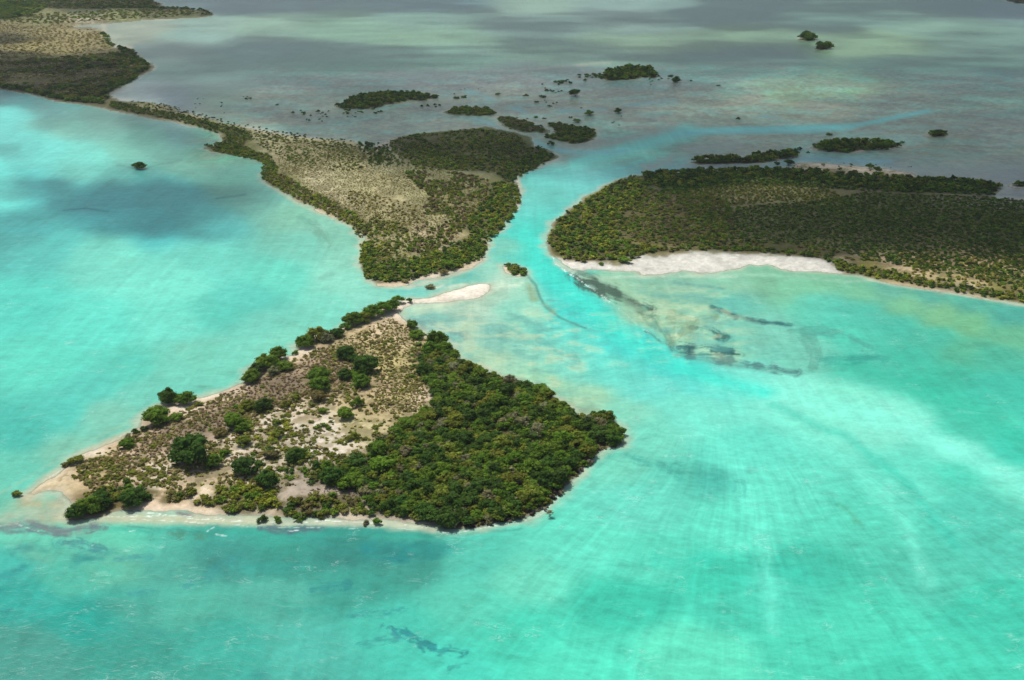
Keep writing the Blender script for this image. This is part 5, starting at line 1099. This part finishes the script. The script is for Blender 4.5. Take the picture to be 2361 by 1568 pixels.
# ------------------------------------------------------------------ islets: each a clump of mangroves with its own outline
ISL = [
 ('a', 3.6, (3.6, 6.0), DK, (.7, 1.05), 'long low dark mangrove islet with a pale green skirt, leftmost on the mud flats'),
 ('b', 3.0, (2.8, 4.6), [GREEN, OLIVE, GREEN], (.5, .8), 'oval green mangrove islet between the long left islet and the peninsula'),
 ('c', 3.0, (2.2, 3.8), [GREY, BROWN, OLIVE, GREEN], (.4, .7), 'thin greyish slanting mangrove islet just above the peninsula tip'),
 ('d', 3.0, (3.0, 4.6), [GREEN, DARK, OLIVE], (.5, .8), 'hook-shaped mangrove islet at the left side of the upper channel'),
 ('e', 4.2, (4.6, 7.6), DK, (.7, 1.0), 'large dark mangrove islet at the top of the mud flats'),
 ('f', 3.3, (3.8, 6.2), DK, (.6, .95), 'largest dark mangrove islet beyond the right-hand land'),
 ('g', 2.8, (3.8, 5.6), DK, (.8, 1.05), 'narrow left mangrove islet just behind the right-hand land'),
 ('h', 2.8, (3.8, 5.8), DK, (.8, 1.1), 'narrow slanting mangrove islet right behind its twin by the right-hand land'),
 ('i', 1.8, (2.4, 3.6), [GREEN, OLIVE, GREEN, GREY], (.6, .85), 'small mangrove islet standing in the mouth of the channel'),
 ('j', 5.5, (7.0, 11.0), [GREEN, DARK, (0.07, 0.10, 0.04)], (.8, 1.2), 'upper left one of the two lone islets far out in the back lagoon'),
 ('k', 5.5, (7.0, 10.0), [GREEN, DARK, (0.07, 0.10, 0.04)], (.7, 1.1), 'lower right one of the two lone islets far out in the back lagoon'),
 ('l', 3.2, (4.2, 6.2), DK, (.7, 1.0), 'small round mangrove islet alone at the far right of the mud flats'),
 ('m', 3.2, (3.8, 5.6), DK, (.7, 1.0), 'small mangrove islet cut by the right edge, above the right-hand land'),
]
for i, (key, sp, (w0, w1), kk, hf, lab) in enumerate(ISL):
    rows = patch(ISLETS[key], sp, w0, w1, kk, 130 + i, 1.0, 'low', hf)
    if key in 'jk':
        cx_, cy_ = poly_w(ISLETS[key]).mean(0); rows += [(cx_, cy_, .3, 15, .75, 1.0, *DARK, 0), (cx_ + 4, cy_, .3, 12, .9, 2.0, *GREEN, 1)]
    tag(bake('mangrove_islet', T_LOW, rows, M_LEAF), lab, 'islet', 'mangrove islets in the shallows')

# ------------------------------------------------------------------ single bushes standing in the shallows
LONE = [
 (322,388,40,'d','lone dark bush standing in the left lagoon',.55),
 (1557,190,30,'d','dark oval bush at the right end of the top islet of the flats',.6),
 (1327,222,34,'d','biggest single dark bush in the middle of the mud flats',.7),
 (1426,260,24,'d','dark bush alone right of the middle of the mud flats',.7),
 (1360,265,27,'g','green bush between the channel and the biggest single bush of the flats',.6),
 (1331,281,22,'g','green bush just behind the hook-shaped islet',.5),
 (1148,219,14,'g','small green bush alone left of the middle of the flats',.6),
 (1270,334,20,'d','small round bush at the peninsula end of the side channel',.9),
 (1235,271,11,'g','tiny bush above the slanting greyish islet',.7),
 (2004,391,52 / 2.4,'d','round bush on the pink sand spit behind the right-hand land',.9),
 (1702,275,11,'d','tiny dark bush alone on the brownish flats right of the channel',.8),
 (1656,198,10,'d','tiny bush out in the water above the right-hand flats',.5),
 (1593,187,8,'d','tiny bush right of the oval bush at the top islet',.7),
 (1843,346,13,'d','small bush left of the largest islet beyond the right-hand land',1.0),
 (1863,352,9,'d','tiny bush below the left tip of the largest right islet',.7),
 (1911,311,18,'g','flat green bush behind the largest right islet',.5),
 (2080,329,13,'g','small bush off the right tip of the largest right islet',.6),
 (1792,379,14,'d','small bush left on the channel behind the right-hand land',.9),
 (1818,381,28,'d','wide bush at the left root of the pink sand spit',.7),
 (1897,384,11,'d','small bush on the left part of the pink sand spit',.8),
 (1962,381,9,'d','tiny upright bush on the middle of the pink sand spit',.9),
 (2025,388,10,'d','small bush right of the round bush on the pink sand spit',.8),
 (1936,396,12,'d','bush at the lower edge of the pink sand spit',.9),
 (2020,400,22,'d','bush at the lower right edge of the pink sand spit',.8),
 (1053,227,18,'g','left half of the low bush pair beside the long left islet',.5),
 (1071,225,16,'g','right half of the low bush pair beside the long left islet',.6),
 (972,246,10,'d','darkest bush of the short row in front of the long left islet',.8),
 (578,228,9,'d','right bush of the small cluster far out left on the flats',.7),
 (566,228,8,'d','left bush of the small cluster far out left on the flats',.7),
 (639,242,8,'d','tiny bush between the far left cluster and the long left islet',.7),
 (511,237,6,'d','tiny outermost bush of the left flats',.7),
 (676,260,9,'d','leftmost bush of the loose group left of the long islet',.7),
 (700,261,12,'d','biggest bush of the loose group left of the long islet',.7),
 (734,258,12,'d','second biggest bush of the loose group left of the long islet',.7),
 (993,664,28,'w','half-drowned scraggly bush between the peninsula beach and the white sandbar',.35),
 (1040,620,34,'g','green bush on the sandy south-eastern beach of the peninsula',.7),
 (1022,632,24,'o','olive bush at the water on the south-eastern beach of the peninsula',.6),
 (1060,618,18,'y','small bush at the right end of the peninsula beach',.5),
 (935,652,20,'w','grey bush at the southern tip of the peninsula',.5),
 (1136,543,26,'g','flat green bush at the water under the eastern point of the peninsula',.5),
 (1388,613,16,'g','small bush on the white beach of the right-hand land',.7),
 (1440,606,60 / 1.6,'o','long low bush at the top of the white beach',.4),
 (1252,224,18,'d','bush in the loose middle group of the flats left of the biggest single bush',.5),
 (1261,209,12,'d','upper bush of the loose middle group of the flats',.6),
 (1275,211,12,'d','upper right bush of the loose middle group of the flats',.5),
 (1237,236,12,'d','lower bush of the loose middle group of the flats',.6),
 (1213,221,15,'w','brownish left cluster of the loose middle group of the flats',.5),
 (1316,271,10,'g','tiny bush left above the bush behind the hook-shaped islet',.6),
 (1267,245,13,'g','flat green bush below the loose middle group of the flats',.4),
 (1340,249,6,'d','tiny speck of a bush on the flats below the biggest single bush',.6),
]
for u, v, wpx, kd, lab, hf in LONE:
    plant('mangrove_bush', u, v, wpx, kd, lab, 'bush', 'single bushes standing in the shallows', hf, sub='mid' if wpx > 20 else 'low', parts=(wpx > 20))
# specks too small to tell apart, in loose swarms
SW = [((790,246,880,262),22,(5,11)),((800,252,850,270),8,(4,7)),((690,255,760,280),14,(4,8)),((960,241,1015,247),10,(4,8)),((1280,184,1320,194),14,(5,12)),((1330,172,1390,186),20,(6,14)),((1515,174,1550,182),10,(5,10)),
      ((1240,195,1300,215),8,(4,8)),((1255,228,1290,240),5,(4,7)),((1400,180,1530,200),8,(4,6)),((1400,265,1440,300),4,(4,6)),((430,225,520,262),10,(3,5)),((1820,376,2110,398),20,(3,6)),((560,222,590,232),4,(4,6)),
      ((2290,455,2370,468),10,(5,9)),((1150,268,1270,300),12,(5,9)),((1000,205,1120,225),4,(3,5)),((2180,440,2300,452),6,(5,10))]
rs = random.Random(77)
SWL = ['in front of the long left islet', 'scattered nearest below the long left islet', 'in the loose group left of the long islet', 'in the short row right of the long left islet', 'left end of the top islet trail', 'at the left skirt of the top islet',
       'at the right skirt of the top islet', 'in the middle group of the flats, upper part', 'in the middle group of the flats, lower part', 'below the top islet', 'by the bush right of the flats middle', 'along the back of the peninsula neck', 'on the pink sand spit',
       'in the far out cluster left', 'by the pale mud at the far right edge', 'around the slanting greyish islet', 'between long left islet and the middle', 'at the right end of the north thicket']
for wi, ((u0, v0, u1, v1), n, (a, b)) in enumerate(SW):
    for _ in range(n):
        plant('mangrove_bush', rs.uniform(u0, u1), rs.uniform(v0, v1), rs.uniform(a, b), 'd', 'tiny dark bush speck ' + SWL[wi], 'bush', 'tiny bushes swarming on the mud flats', rs.uniform(.5, .8), sub='low', parts=False)

# leaf litter and shrub-covered soil under the thickets
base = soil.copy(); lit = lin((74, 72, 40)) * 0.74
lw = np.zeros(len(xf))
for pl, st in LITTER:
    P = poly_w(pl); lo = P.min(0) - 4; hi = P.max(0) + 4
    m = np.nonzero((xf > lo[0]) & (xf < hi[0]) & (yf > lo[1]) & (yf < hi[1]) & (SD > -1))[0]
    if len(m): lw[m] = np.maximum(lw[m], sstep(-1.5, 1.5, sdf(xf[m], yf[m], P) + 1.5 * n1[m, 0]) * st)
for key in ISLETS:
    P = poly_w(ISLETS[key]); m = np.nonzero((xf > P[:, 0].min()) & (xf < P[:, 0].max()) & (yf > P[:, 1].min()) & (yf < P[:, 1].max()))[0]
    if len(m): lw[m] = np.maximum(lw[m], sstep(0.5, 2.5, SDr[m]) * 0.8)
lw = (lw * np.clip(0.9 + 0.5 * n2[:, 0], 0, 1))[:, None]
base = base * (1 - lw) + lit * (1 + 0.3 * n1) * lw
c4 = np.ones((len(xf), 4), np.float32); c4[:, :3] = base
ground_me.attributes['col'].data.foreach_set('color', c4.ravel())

# ------------------------------------------------------------------ haze
hz = bpy.data.materials.new('haze'); t = NT(hz)
out = t.n('OutputMaterial'); pv = t.n('VolumePrincipled')
pv.inputs['Color'].default_value = (0.85, 0.95, 0.98, 1); pv.inputs['Density'].default_value = 0.00007; pv.inputs['Anisotropy'].default_value = 0.2
t.l(pv.outputs[0], out.inputs['Volume'])
x0, x1, y0, y1, z0, z1 = -30000, 30000, -4000, 30000, -4.5, H + 8
HV = np.array([(x, y, z) for z in (z0, z1) for y in (y0, y1) for x in (x0, x1)], float)
HF = np.array([(0, 2, 3, 1), (4, 5, 7, 6), (0, 1, 5, 4), (2, 6, 7, 3), (0, 4, 6, 2), (1, 3, 7, 5)])
hm = mesh_np('haze', HV, HF); hm.materials.append(hz)
ho = put(bpy.data.objects.new('haze', hm)); tag(ho, kind='stuff')
